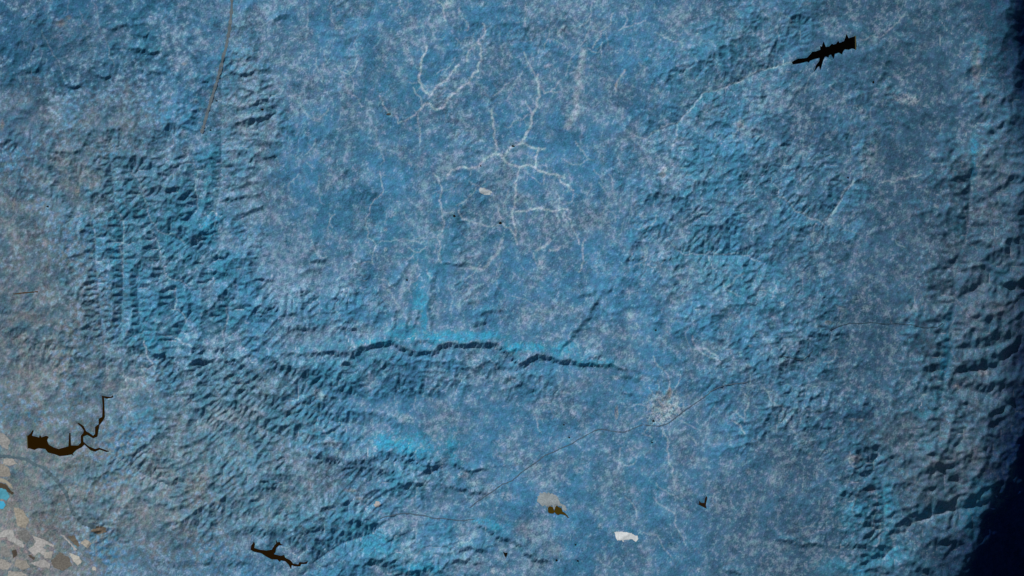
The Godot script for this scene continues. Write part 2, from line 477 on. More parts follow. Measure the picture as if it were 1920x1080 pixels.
func build_scarps() -> void:
	# the long east-west escarpment and its branches
	var long_ridge := [
		[497, 662, 520, 659, 542, 662, 587, 660, 610, 656, 640, 660, 665, 656, 695, 645, 720, 640, 742, 639, 755, 650, 787, 657, 812, 657, 827, 644, 855, 642, 885, 640, 915, 641, 945, 650, 960, 665, 975, 679, 985, 676, 1007, 662, 1025, 665, 1042, 670, 1065, 672, 1090, 680, 1120, 682, 1150, 683, 1167, 690, 1192, 693, 1215, 702],
	]
	for l in long_ridge:
		scarp(wig(pts(l), 0.14, 3), 9.0, 40.0, 10.5, 1.0, 0.42)
	scarp(wig(pts([285, 664, 310, 660, 340, 668, 380, 676, 420, 672, 460, 665, 500, 661]), 0.2, 3), 5.0, 26.0, 9.0, 1.0, 0.4)
	var south := [   # crest, height, lit width, shaded width
		[[762, 636, 790, 637, 822, 638], 5.0, 18.0, 8.0], [[1125, 545, 1120, 562, 1105, 580, 1100, 597, 1085, 612, 1072, 622, 1067, 637, 1055, 647, 1045, 665], 4.4, 22.0, 7.0, -1.0],
		[[1125, 545, 1133, 540, 1148, 545], 4.0, 12.0, 7.0], [[1120, 545, 1095, 550, 1080, 556], 3.0, 12.0, 7.0, -1.0], [[1120, 575, 1140, 585, 1165, 590], 3.0, 10.0, 7.0],
		[[885, 603, 897, 602, 912, 605], 5.0, 12.0, 8.0], [[896, 592, 905, 584, 920, 581, 945, 582], 4.0, 14.0, 8.0], [[950, 656, 970, 652, 990, 660], 4.0, 12.0, 7.0],
		[[880, 694, 905, 676, 930, 680, 952, 690], 5.0, 16.0, 10.0], [[935, 705, 960, 703, 975, 712, 992, 725, 1010, 730], 5.5, 18.0, 12.0], [[1090, 672, 1110, 668, 1130, 664], 3.5, 10.0, 6.0],
		[[275, 645, 285, 655, 297, 661, 312, 660], 7.0, 22.0, 10.0], [[290, 668, 320, 676, 345, 690, 378, 706], 5.0, 14.0, 10.0], [[320, 632, 345, 646, 372, 652, 400, 652, 420, 650, 440, 660], 6.5, 20.0, 12.0],
		[[395, 664, 415, 688, 440, 716, 465, 735], 5.0, 12.0, 9.0], [[440, 668, 470, 690, 500, 712], 6.0, 16.0, 11.0], [[430, 690, 450, 706, 480, 716], 5.0, 14.0, 12.0], [[500, 664, 520, 668, 532, 682, 536, 694], 6.0, 14.0, 11.0, 1.0],
		[[545, 690, 575, 684, 602, 702], 5.0, 16.0, 16.0], [[612, 722, 628, 712, 645, 728], 5.0, 12.0, 14.0], [[690, 652, 705, 672, 725, 690], 4.0, 9.0, 9.0], [[640, 664, 660, 680, 690, 700], 4.0, 10.0, 9.0],
		[[520, 770, 545, 764, 590, 780], 4.0, 14.0, 14.0], [[548, 756, 565, 752, 580, 750], 4.0, 10.0, 6.0],
		# the lower massif
		[[535, 852, 560, 846, 585, 847, 612, 856, 640, 858, 685, 860, 725, 843, 755, 846, 785, 857, 797, 868, 815, 866, 827, 860, 833, 842, 850, 834, 862, 838], 9.0, 34.0, 16.0],
		[[840, 862, 855, 868, 872, 878, 905, 877, 920, 878], 5.0, 14.0, 7.0], [[745, 905, 775, 902, 800, 910], 5.0, 14.0, 10.0], [[700, 880, 730, 878, 752, 890], 5.0, 14.0, 12.0], [[560, 860, 590, 870, 625, 890], 5.0, 14.0, 14.0],
		[[835, 911, 865, 913, 895, 920, 915, 925], 4.5, 16.0, 8.0], [[888, 978, 905, 984, 930, 995, 955, 1008, 985, 1030, 1010, 1048, 1040, 1058], 7.0, 14.0, 9.0],
		[[838, 1040, 852, 1030, 868, 1024, 890, 1024, 915, 1030], 6.0, 16.0, 10.0], [[838, 1052, 860, 1046, 880, 1044, 905, 1052], 5.0, 10.0, 8.0], [[660, 1040, 690, 1045, 715, 1048, 762, 1046, 780, 1040], 7.0, 26.0, 14.0],
		[[640, 976, 660, 972, 687, 970, 697, 976, 712, 970], 5.0, 16.0, 9.0], [[718, 1012, 735, 1004, 750, 996, 768, 992], 5.0, 18.0, 12.0], [[730, 1068, 770, 1066, 800, 1072], 5.0, 18.0, 12.0], [[560, 1000, 600, 985, 640, 990], 4.0, 14.0, 10.0],
		[[620, 945, 650, 938, 690, 942], 3.5, 12.0, 8.0], [[480, 895, 520, 905, 560, 925], 3.5, 12.0, 10.0], [[420, 1000, 470, 985, 520, 995], 4.0, 14.0, 12.0], [[280, 1045, 340, 1052, 400, 1040, 470, 1052], 4.0, 16.0, 12.0],
		# short spurs east of the straight valley
		[[430, 92, 448, 96, 470, 102], 4.0, 9.0, 7.0], [[428, 126, 440, 136, 455, 136, 478, 130], 5.0, 14.0, 7.0], [[416, 198, 450, 201, 500, 186, 520, 182], 5.0, 15.0, 9.0], [[416, 230, 450, 228, 490, 220, 515, 208], 5.0, 16.0, 10.0],
		[[416, 250, 450, 247, 490, 246], 3.5, 10.0, 7.0], [[416, 283, 440, 281, 470, 284], 4.0, 10.0, 8.0], [[416, 304, 440, 306, 475, 310], 4.0, 10.0, 8.0], [[416, 327, 440, 331, 470, 330], 4.5, 10.0, 9.0],
		[[425, 347, 460, 344, 490, 340], 3.5, 9.0, 7.0], [[420, 372, 455, 366, 495, 358], 3.5, 9.0, 7.0], [[440, 402, 470, 394, 500, 384], 4.0, 10.0, 8.0], [[490, 298, 505, 294, 520, 288], 3.5, 10.0, 6.0],
		[[500, 40, 520, 32, 545, 24], 3.5, 12.0, 8.0], [[415, 150, 440, 165, 480, 172], 2.5, 9.0, 6.0],
		# west of it
		[[240, 84, 262, 90, 280, 96, 306, 94], 6.0, 13.0, 8.0], [[258, 58, 268, 66, 278, 70], 5.0, 9.0, 8.0], [[48, 26, 58, 38, 70, 44], 4.0, 10.0, 7.0], [[183, 140, 195, 144, 210, 140], 5.0, 9.0, 6.0], [[122, 156, 136, 162, 152, 158], 5.0, 9.0, 6.0],
		[[205, 56, 220, 48, 245, 44], 3.5, 9.0, 6.0], [[40, 130, 60, 126, 75, 130], 3.5, 10.0, 8.0], [[20, 190, 40, 205, 60, 215], 3.5, 10.0, 8.0], [[265, 128, 290, 132, 320, 130], 3.0, 10.0, 7.0],
		[[345, 150, 370, 144, 400, 150], 3.0, 10.0, 7.0], [[350, 205, 375, 202, 395, 205], 3.0, 10.0, 7.0],
		[[300, 350, 320, 353, 345, 355, 370, 360], 5.0, 12.0, 8.0], [[310, 305, 322, 307, 335, 304], 5.0, 9.0, 7.0], [[318, 392, 335, 398, 360, 396], 4.5, 10.0, 8.0], [[330, 365, 352, 366, 372, 360], 4.0, 9.0, 8.0],
		[[412, 404, 400, 418, 384, 430, 368, 440, 352, 455], 10.0, 26.0, 16.0, -1.0], [[392, 470, 410, 478, 425, 486], 6.0, 14.0, 9.0], [[390, 500, 410, 508, 430, 512], 6.0, 14.0, 9.0], [[330, 470, 350, 476, 372, 478], 5.0, 10.0, 12.0],
		[[582, 492, 597, 486, 612, 484], 5.0, 10.0, 7.0], [[484, 520, 500, 523, 515, 524], 4.0, 9.0, 6.0], [[555, 512, 580, 504, 605, 510], 3.5, 10.0, 8.0], [[600, 435, 580, 470, 560, 500], 2.0, 14.0, 8.0, -1.0],
		[[448, 556, 465, 560, 485, 574, 505, 590], 7.0, 20.0, 14.0], [[500, 572, 530, 582, 560, 590], 5.0, 12.0, 10.0], [[545, 545, 570, 540, 600, 556], 4.0, 12.0, 10.0], [[627, 593, 645, 597, 668, 598], 4.5, 12.0, 8.0], [[630, 611, 650, 612, 670, 615], 4.0, 9.0, 7.0],
		[[520, 606, 560, 608, 610, 610], 4.0, 12.0, 8.0], [[620, 560, 640, 556, 665, 566], 4.0, 10.0, 7.0], [[632, 630, 645, 640, 660, 650], 3.0, 8.0, 6.0],
		[[640, 545, 660, 548, 675, 548], 4.0, 9.0, 6.0], [[655, 505, 675, 512, 690, 530], 3.0, 10.0, 6.0],
		# north-south benches above the escarpment
		[[820, 500, 808, 525, 806, 560, 804, 600, 806, 632], 4.0, 16.0, 9.0, -1.0], [[768, 575, 762, 600, 758, 630], 3.0, 12.0, 6.0, -1.0], [[745, 580, 738, 610, 734, 640], 3.0, 12.0, 6.0, -1.0], [[782, 570, 778, 600, 776, 620], 2.5, 9.0, 5.0, -1.0],
		[[770, 485, 750, 512, 728, 540], 2.2, 10.0, 6.0, -1.0], [[828, 495, 845, 492, 870, 500], 2.5, 10.0, 6.0], [[935, 525, 928, 550, 922, 575], 2.2, 12.0, 6.0, -1.0],
		[[1200, 440, 1180, 470, 1170, 500], 2.8, 12.0, 7.0, -1.0], [[1218, 418, 1200, 445, 1190, 470], 2.5, 10.0, 6.0, -1.0], [[1170, 483, 1190, 484, 1210, 480], 3.0, 9.0, 6.0], [[1225, 490, 1245, 486, 1262, 478], 3.0, 9.0, 7.0],
		[[1160, 700, 1180, 704, 1205, 708], 3.5, 12.0, 8.0], [[1155, 720, 1165, 735, 1190, 740], 2.5, 8.0, 6.0], [[1470, 428, 1495, 426, 1530, 420, 1550, 418], 4.0, 12.0, 7.0], [[1530, 585, 1540, 570, 1545, 550], 3.0, 12.0, 6.0, 1.0],
		[[1480, 610, 1500, 604, 1520, 600], 3.0, 10.0, 7.0], [[1410, 650, 1450, 640, 1500, 615], 3.0, 12.0, 8.0], [[1380, 700, 1420, 680, 1470, 660], 3.0, 12.0, 8.0], [[1290, 180, 1310, 210, 1300, 240], 2.5, 10.0, 7.0],
		[[1450, 1013, 1480, 1012, 1530, 1016, 1560, 1022], 3.5, 8.0, 7.0], [[1355, 1064, 1385, 1072, 1410, 1084], 4.5, 12.0, 7.0], [[1520, 765, 1548, 760, 1575, 765], 4.0, 12.0, 9.0], [[1360, 788, 1400, 790, 1440, 782], 3.0, 12.0, 9.0],
		[[1500, 800, 1530, 795, 1560, 800], 3.0, 10.0, 8.0], [[1455, 225, 1480, 190, 1515, 150], 2.0, 10.0, 6.0, 1.0], [[1580, 330, 1590, 295, 1600, 260], 1.8, 10.0, 6.0, 1.0], [[1555, 270, 1590, 240, 1620, 232], 2.5, 10.0, 8.0],
		# the eastern ranges
		[[1836, 318, 1843, 296, 1852, 284, 1866, 272], 9.0, 16.0, 13.0, 1.0], [[1852, 256, 1862, 240, 1876, 230, 1895, 226], 9.0, 14.0, 13.0, 1.0], [[1812, 150, 1818, 118, 1830, 92, 1846, 82], 6.0, 14.0, 9.0, 1.0],
		[[1838, 360, 1862, 354, 1888, 340, 1915, 322], 9.0, 14.0, 14.0], [[1825, 440, 1855, 452, 1880, 442, 1925, 424], 10.0, 18.0, 15.0], [[1775, 494, 1786, 484, 1800, 478, 1815, 456, 1830, 452], 9.0, 16.0, 12.0], [[1790, 480, 1810, 478, 1835, 484], 5.0, 10.0, 7.0],
		[[1800, 552, 1822, 536, 1850, 528, 1880, 534, 1910, 522], 10.0, 20.0, 13.0], [[1812, 568, 1840, 570, 1880, 572], 8.0, 12.0, 9.0], [[1812, 588, 1840, 590, 1870, 590], 9.0, 12.0, 10.0], [[1800, 606, 1830, 610, 1850, 612], 6.0, 10.0, 8.0],
		[[1805, 640, 1832, 636, 1862, 622, 1900, 618], 9.0, 16.0, 13.0], [[1810, 660, 1840, 664, 1880, 652, 1920, 640], 8.0, 14.0, 12.0], [[1790, 690, 1815, 684, 1850, 680, 1890, 690], 7.0, 14.0, 12.0], [[1780, 712, 1820, 718, 1860, 722, 1910, 712], 9.0, 14.0, 14.0],
		[[1795, 742, 1840, 750, 1880, 756, 1920, 742], 9.0, 14.0, 12.0], [[1765, 630, 1776, 626, 1784, 622], 5.0, 9.0, 8.0], [[1745, 726, 1765, 724, 1785, 730], 6.0, 12.0, 9.0],
		[[1795, 783, 1818, 770, 1840, 760], 8.0, 12.0, 10.0], [[1735, 860, 1760, 840, 1785, 828, 1800, 815], 8.0, 14.0, 11.0], [[1715, 885, 1745, 876, 1775, 866], 7.0, 12.0, 10.0], [[1800, 850, 1825, 846, 1850, 838], 7.0, 12.0, 9.0],
		[[1700, 908, 1735, 912, 1765, 915, 1800, 912], 7.0, 12.0, 9.0], [[1685, 945, 1695, 930, 1712, 922], 6.0, 12.0, 9.0], [[1690, 970, 1710, 962, 1730, 958], 6.0, 12.0, 9.0], [[1750, 975, 1775, 970, 1790, 966], 7.0, 14.0, 8.0],
		[[1740, 985, 1760, 990, 1780, 992], 6.0, 10.0, 9.0], [[1740, 1005, 1765, 1010, 1790, 1020], 8.0, 12.0, 12.0], [[1780, 880, 1810, 890, 1840, 895], 7.0, 12.0, 9.0], [[1680, 1030, 1710, 1030, 1740, 1040], 7.0, 12.0, 14.0],
		[[1640, 1058, 1680, 1062, 1720, 1056, 1770, 1062], 7.0, 12.0, 12.0], [[1560, 1030, 1595, 1022, 1640, 1030], 6.0, 14.0, 10.0], [[1580, 965, 1600, 958, 1635, 962], 6.0, 12.0, 9.0], [[1585, 985, 1610, 980, 1638, 985], 6.0, 12.0, 9.0],
		[[1570, 925, 1580, 920, 1600, 918], 5.0, 12.0, 9.0], [[1595, 905, 1615, 900, 1635, 908], 5.0, 10.0, 8.0], [[1610, 1005, 1625, 998, 1640, 1002], 6.0, 10.0, 10.0], [[1640, 868, 1660, 855, 1690, 842, 1710, 838], 6.0, 16.0, 11.0],
		[[1800, 945, 1830, 948, 1860, 940], 7.0, 12.0, 9.0], [[1800, 985, 1830, 980, 1860, 985], 7.0, 12.0, 9.0], [[1820, 900, 1850, 905, 1880, 895], 7.0, 12.0, 9.0], [[1800, 1035, 1830, 1030, 1850, 1040], 7.0, 12.0, 9.0],
	]
	for s in south:
		scarp(wig(pts(s[0]), 0.16, 3), s[1] * (0.95 if s[0][0] < 1540 else 0.42), s[2] * 1.6, s[3] * 1.1, s[4] if s.size() > 4 else 1.0, 0.35)


# ------------------------------------------------------------------ land cover
func build_cover() -> void:
	for a in 6:
		var z := PackedFloat32Array()
		z.resize(GW * GH)
		match a:
			0: m_pale = z
			1: m_teal = z
			2: m_soil = z
			3: m_grey = z
			4: m_dark = z
			5: m_line = z
	# pale valley floors: farmed threads along the streams
	var threads := [
		[1.9, 0.75, [800, 87, 790, 110, 787, 140, 791, 162, 797, 172, 805, 181, 812, 172, 830, 155, 845, 140, 860, 122]], [1.9, 0.8, [787, 207, 795, 196, 805, 194, 817, 206, 832, 201, 840, 185, 860, 167, 880, 155, 897, 132, 902, 105, 900, 85, 895, 80]],
		[1.6, 0.6, [875, 115, 880, 95, 895, 80, 910, 60, 905, 45]], [1.8, 0.6, [820, 2, 832, 15, 835, 38]], [1.8, 0.6, [847, 2, 840, 12, 832, 15]], [1.4, 0.5, [787, 207, 767, 222, 747, 232, 742, 217, 720, 200, 712, 180]], [1.3, 0.5, [787, 207, 788, 240, 787, 268]],
		[1.2, 0.4, [955, 155, 940, 170, 925, 180]], [2.0, 0.65, [922, 205, 925, 225, 928, 245, 930, 270, 929, 290]], [1.3, 0.5, [982, 98, 1010, 152, 1021, 175, 1032, 172, 1049, 172]], [1.2, 0.4, [1032, 172, 1042, 165, 1052, 150]],
		[2.2, 0.7, [1008, 140, 1012, 180, 1000, 210, 995, 237, 980, 262, 975, 272]], [1.2, 0.5, [985, 190, 998, 212]], [7.0, 0.5, [1095, 96, 1084, 135, 1080, 180, 1082, 212, 1064, 238]], [1.3, 0.4, [1110, 8, 1107, 30, 1085, 52]], [1.3, 0.45, [1150, 25, 1145, 45, 1127, 59, 1120, 75, 1111, 90]],
		[1.1, 0.4, [1127, 59, 1115, 57, 1105, 55]], [1.1, 0.4, [1172, 24, 1177, 37, 1160, 57]], [1.1, 0.4, [1210, 40, 1190, 44, 1170, 52]], [1.2, 0.4, [1030, 55, 1021, 92]], [3.0, 0.4, [1057, 50, 1048, 67]], [1.1, 0.4, [987, 5, 985, 50]],
		[1.6, 0.55, [1172, 132, 1160, 150, 1155, 172]], [1.4, 0.5, [1485, 118, 1465, 121, 1437, 130, 1417, 135, 1390, 152, 1360, 165]], [1.2, 0.4, [1360, 165, 1342, 170, 1317, 175, 1305, 190, 1282, 217, 1270, 232, 1235, 245, 1210, 260, 1182, 250]], [1.0, 0.4, [1270, 232, 1268, 265]],
		[1.0, 0.35, [1400, 250, 1405, 258, 1425, 256, 1432, 250]], [1.3, 0.45, [1697, 27, 1675, 50, 1655, 67, 1612, 75]], [1.8, 0.3, [1685, 0, 1686, 22]], [1.0, 0.3, [1526, 134, 1515, 150, 1508, 175]],
		[2.2, 0.75, [962, 274, 955, 280, 945, 294, 925, 290, 907, 302, 900, 311, 880, 317, 847, 318, 838, 330]], [2.2, 0.75, [942, 296, 950, 305, 962, 310, 985, 311, 1005, 315, 1042, 327, 1058, 334]], [1.5, 0.6, [1042, 327, 1052, 342, 1075, 357]], [1.8, 0.6, [1005, 315, 1004, 298, 1010, 280, 1022, 278]],
		[1.8, 0.65, [965, 273, 985, 270, 1010, 278]], [1.4, 0.5, [978, 312, 970, 335, 962, 350]], [1.3, 0.5, [1020, 325, 1020, 345]], [1.4, 0.5, [812, 325, 828, 350, 827, 365, 830, 410, 832, 425, 820, 445, 822, 482, 827, 492]], [1.5, 0.6, [935, 385, 938, 418, 955, 427, 965, 440, 970, 458]],
		[1.4, 0.5, [860, 395, 872, 412, 905, 422, 937, 420]], [2.0, 0.65, [967, 345, 967, 377, 965, 420, 970, 455]], [1.8, 0.65, [968, 397, 985, 396, 1005, 391, 1042, 395, 1064, 393]], [1.3, 0.55, [1042, 397, 1050, 418]], [1.3, 0.55, [1058, 398, 1075, 430, 1086, 458]], [1.2, 0.5, [1052, 398, 1065, 420]],
		[1.2, 0.4, [1025, 397, 1022, 430]], [1.3, 0.5, [1046, 392, 1046, 365]], [1.3, 0.4, [995, 390, 997, 372]], [2.6, 0.6, [1005, 470, 1032, 450]], [2.2, 0.55, [1030, 470, 1050, 463]], [1.4, 0.5, [1098, 450, 1092, 462, 1095, 490, 1085, 510]], [1.4, 0.4, [1000, 475, 1005, 490, 1012, 505]],
		[3.2, 0.5, [942, 450, 927, 482, 902, 505, 882, 500]], [0.9, 0.45, [712, 320, 717, 345, 715, 365, 695, 385, 685, 410, 692, 435, 690, 447, 706, 460, 700, 495, 672, 495, 662, 485]], [0.8, 0.3, [710, 455, 740, 450, 800, 448]], [1.8, 0.45, [1655, 342, 1690, 335, 1727, 327]],
		[1.5, 0.4, [1462, 370, 1490, 395, 1515, 408, 1545, 422]], [2.5, 0.4, [1600, 340, 1587, 355, 1575, 377, 1550, 415]], [1.1, 0.35, [1250, 450, 1265, 462, 1270, 470]], [1.0, 0.35, [1270, 470, 1310, 477, 1360, 478, 1405, 479, 1425, 490]],
		[1.2, 0.4, [1225, 668, 1250, 700, 1256, 735]], [1.3, 0.45, [1298, 630, 1308, 652, 1325, 655, 1345, 668]], [1.3, 0.45, [1302, 655, 1330, 670, 1350, 678]], [1.2, 0.45, [1395, 738, 1403, 755, 1395, 790]], [1.3, 0.55, [1372, 788, 1395, 812]], [1.1, 0.35, [1376, 770, 1397, 785]],
		[1.1, 0.45, [1430, 727, 1445, 752, 1465, 760, 1472, 785, 1485, 805, 1495, 815]], [1.3, 0.5, [1242, 805, 1252, 825, 1253, 865, 1262, 895, 1270, 920]], [1.2, 0.4, [1290, 815, 1305, 835]], [1.1, 0.4, [1204, 812, 1222, 820]], [1.4, 0.4, [1163, 840, 1160, 860, 1158, 880]], [1.0, 0.35, [1230, 905, 1255, 925, 1272, 935]],
		[1.1, 0.45, [1225, 932, 1245, 950, 1264, 962]], [1.2, 0.4, [1264, 962, 1264, 980, 1275, 1000, 1285, 1020]], [1.1, 0.4, [1172, 932, 1187, 945, 1194, 972]], [1.0, 0.35, [1205, 998, 1230, 1002, 1245, 1030, 1260, 1045]], [1.0, 0.3, [1395, 920, 1405, 945, 1420, 960]],
		[1.6, 0.5, [207, 745, 225, 732, 239, 727, 236, 710, 232, 702]], [1.3, 0.55, [226, 700, 252, 712, 272, 705, 262, 690, 268, 686, 277, 692, 287, 685, 278, 672, 275, 655, 270, 640]], [1.2, 0.4, [330, 540, 328, 580, 345, 590, 348, 605]], [1.2, 0.4, [425, 575, 423, 610, 420, 640]], [1.3, 0.4, [330, 632, 345, 645, 360, 650]],
		[1.2, 0.3, [247, 325, 270, 370, 278, 400, 295, 432, 345, 455]], [1.3, 0.35, [217, 395, 232, 440, 230, 485, 232, 520]], [1.3, 0.35, [292, 445, 300, 482, 315, 520, 350, 535]], [1.0, 0.3, [172, 400, 178, 440, 180, 495]], [1.0, 0.3, [360, 295, 367, 352, 372, 390]],
		[0.9, 0.3, [80, 58, 98, 95, 115, 125, 122, 150]], [0.9, 0.3, [175, 5, 187, 48, 200, 75, 205, 105, 215, 125]], [0.8, 0.25, [150, 20, 165, 60, 172, 100]], [0.8, 0.2, [130, 0, 128, 25]],
		[1.1, 0.3, [155, 845, 175, 838, 208, 850, 225, 862, 255, 880, 285, 890, 295, 905]], [1.1, 0.3, [600, 800, 622, 830, 640, 850]], [1.1, 0.25, [225, 862, 240, 870]], [1.1, 0.3, [1812, 380, 1816, 410, 1814, 455]], [1.2, 0.35, [1792, 552, 1812, 585]], [1.1, 0.3, [1795, 595, 1783, 620, 1786, 650, 1795, 680]],
		[0.9, 0.35, [1645, 925, 1643, 960, 1640, 985, 1634, 1012]], [0.8, 0.3, [710, 540, 722, 565, 735, 575]], [0.9, 0.3, [960, 555, 985, 560, 1010, 575]], [0.9, 0.3, [840, 535, 850, 560, 846, 590]],
		[1.0, 0.35, [645, 142, 650, 155, 652, 176]], [1.0, 0.3, [617, 12, 622, 40, 630, 55]], [0.9, 0.3, [765, 2, 758, 28]], [0.9, 0.3, [806, 30, 812, 60]], [0.9, 0.3, [718, 92, 718, 115]], [1.0, 0.3, [608, 95, 614, 118]], [0.9, 0.25, [665, 75, 666, 105]], [0.9, 0.25, [540, 160, 570, 205, 580, 220]],
		[0.9, 0.25, [1470, 195, 1500, 165, 1520, 160]], [0.9, 0.3, [1520, 228, 1525, 245, 1518, 260]], [0.8, 0.3, [1455, 60, 1460, 75]], [2.6, 0.32, [1660, 1050, 1680, 1027, 1673, 1008, 1702, 1000, 1710, 985, 1752, 970, 1790, 960]],
	]
	for t in threads:
		m_line = paint_line(m_line, wig(pts(t[2]), 0.16, 3), t[0] * 0.72, minf(t[1] * 1.45, 1.0), 0.9)
		# side rills
		var main := wig(pts(t[2]), 0.16, 2)
		if t[1] > 0.45:
			for q in main:
				if rng.randf() < 0.5:
					var away := Vector2.from_angle(rng.randf() * TAU) * rng.randf_range(4.0, 13.0)
					m_line = paint_line(m_line, wig(PackedVector2Array([q, q + away * 0.5 + Vector2(rng.randf_range(-2, 2), rng.randf_range(-2, 2)), q + away]), 0.2, 2), 0.75, t[1] * rng.randf_range(0.3, 0.75), 1.0)
	# the finer threads between them: many small streams, mostly running north and south
	for i in 190:
		var q := Vector2(rng.randf_range(560.0, 1160.0), rng.randf_range(-20.0, 520.0)) if i < 100 else Vector2(rng.randf_range(700.0, 1740.0), rng.randf_range(0.0, 1090.0))
		var heading := PI * 0.5 + rng.randf_range(-0.9, 0.9)
		var strong := rng.randf_range(0.22, 0.62)
		var walk := PackedVector2Array([q])
		for n in rng.randi_range(4, 12):
			heading += rng.randf_range(-0.55, 0.55)
			q += Vector2.from_angle(heading) * rng.randf_range(3.0, 6.5)
			walk.append(q)
			if rng.randf() < 0.4:
				var twig := heading + (1.0 if rng.randf() < 0.5 else -1.0) * rng.randf_range(0.5, 1.2)
				var tip := q + Vector2.from_angle(twig) * rng.randf_range(4.0, 12.0)
				m_line = paint_line(m_line, wig(PackedVector2Array([q, (q + tip) * 0.5 + Vector2(rng.randf_range(-1.5, 1.5), rng.randf_range(-1.5, 1.5)), tip]), 0.2, 2), 0.55, strong * 0.75, 0.9)
		m_line = paint_line(m_line, wig(walk, 0.15, 2), rng.randf_range(0.5, 0.95), strong, 0.9)
	# lanes fanning out from the town
	for i in 11:
		var out := Vector2.from_angle(TAU * i / 11.0 + rng.randf_range(-0.2, 0.2))
		var c0 := Vector2(1246, 768) + out * 20.0
		m_line = paint_line(m_line, wig(PackedVector2Array([c0, c0 + out * 18.0 + Vector2(rng.randf_range(-5, 5), rng.randf_range(-5, 5)), c0 + out * rng.randf_range(30.0, 55.0)]), 0.15, 3), 0.6, 0.5, 0.9)
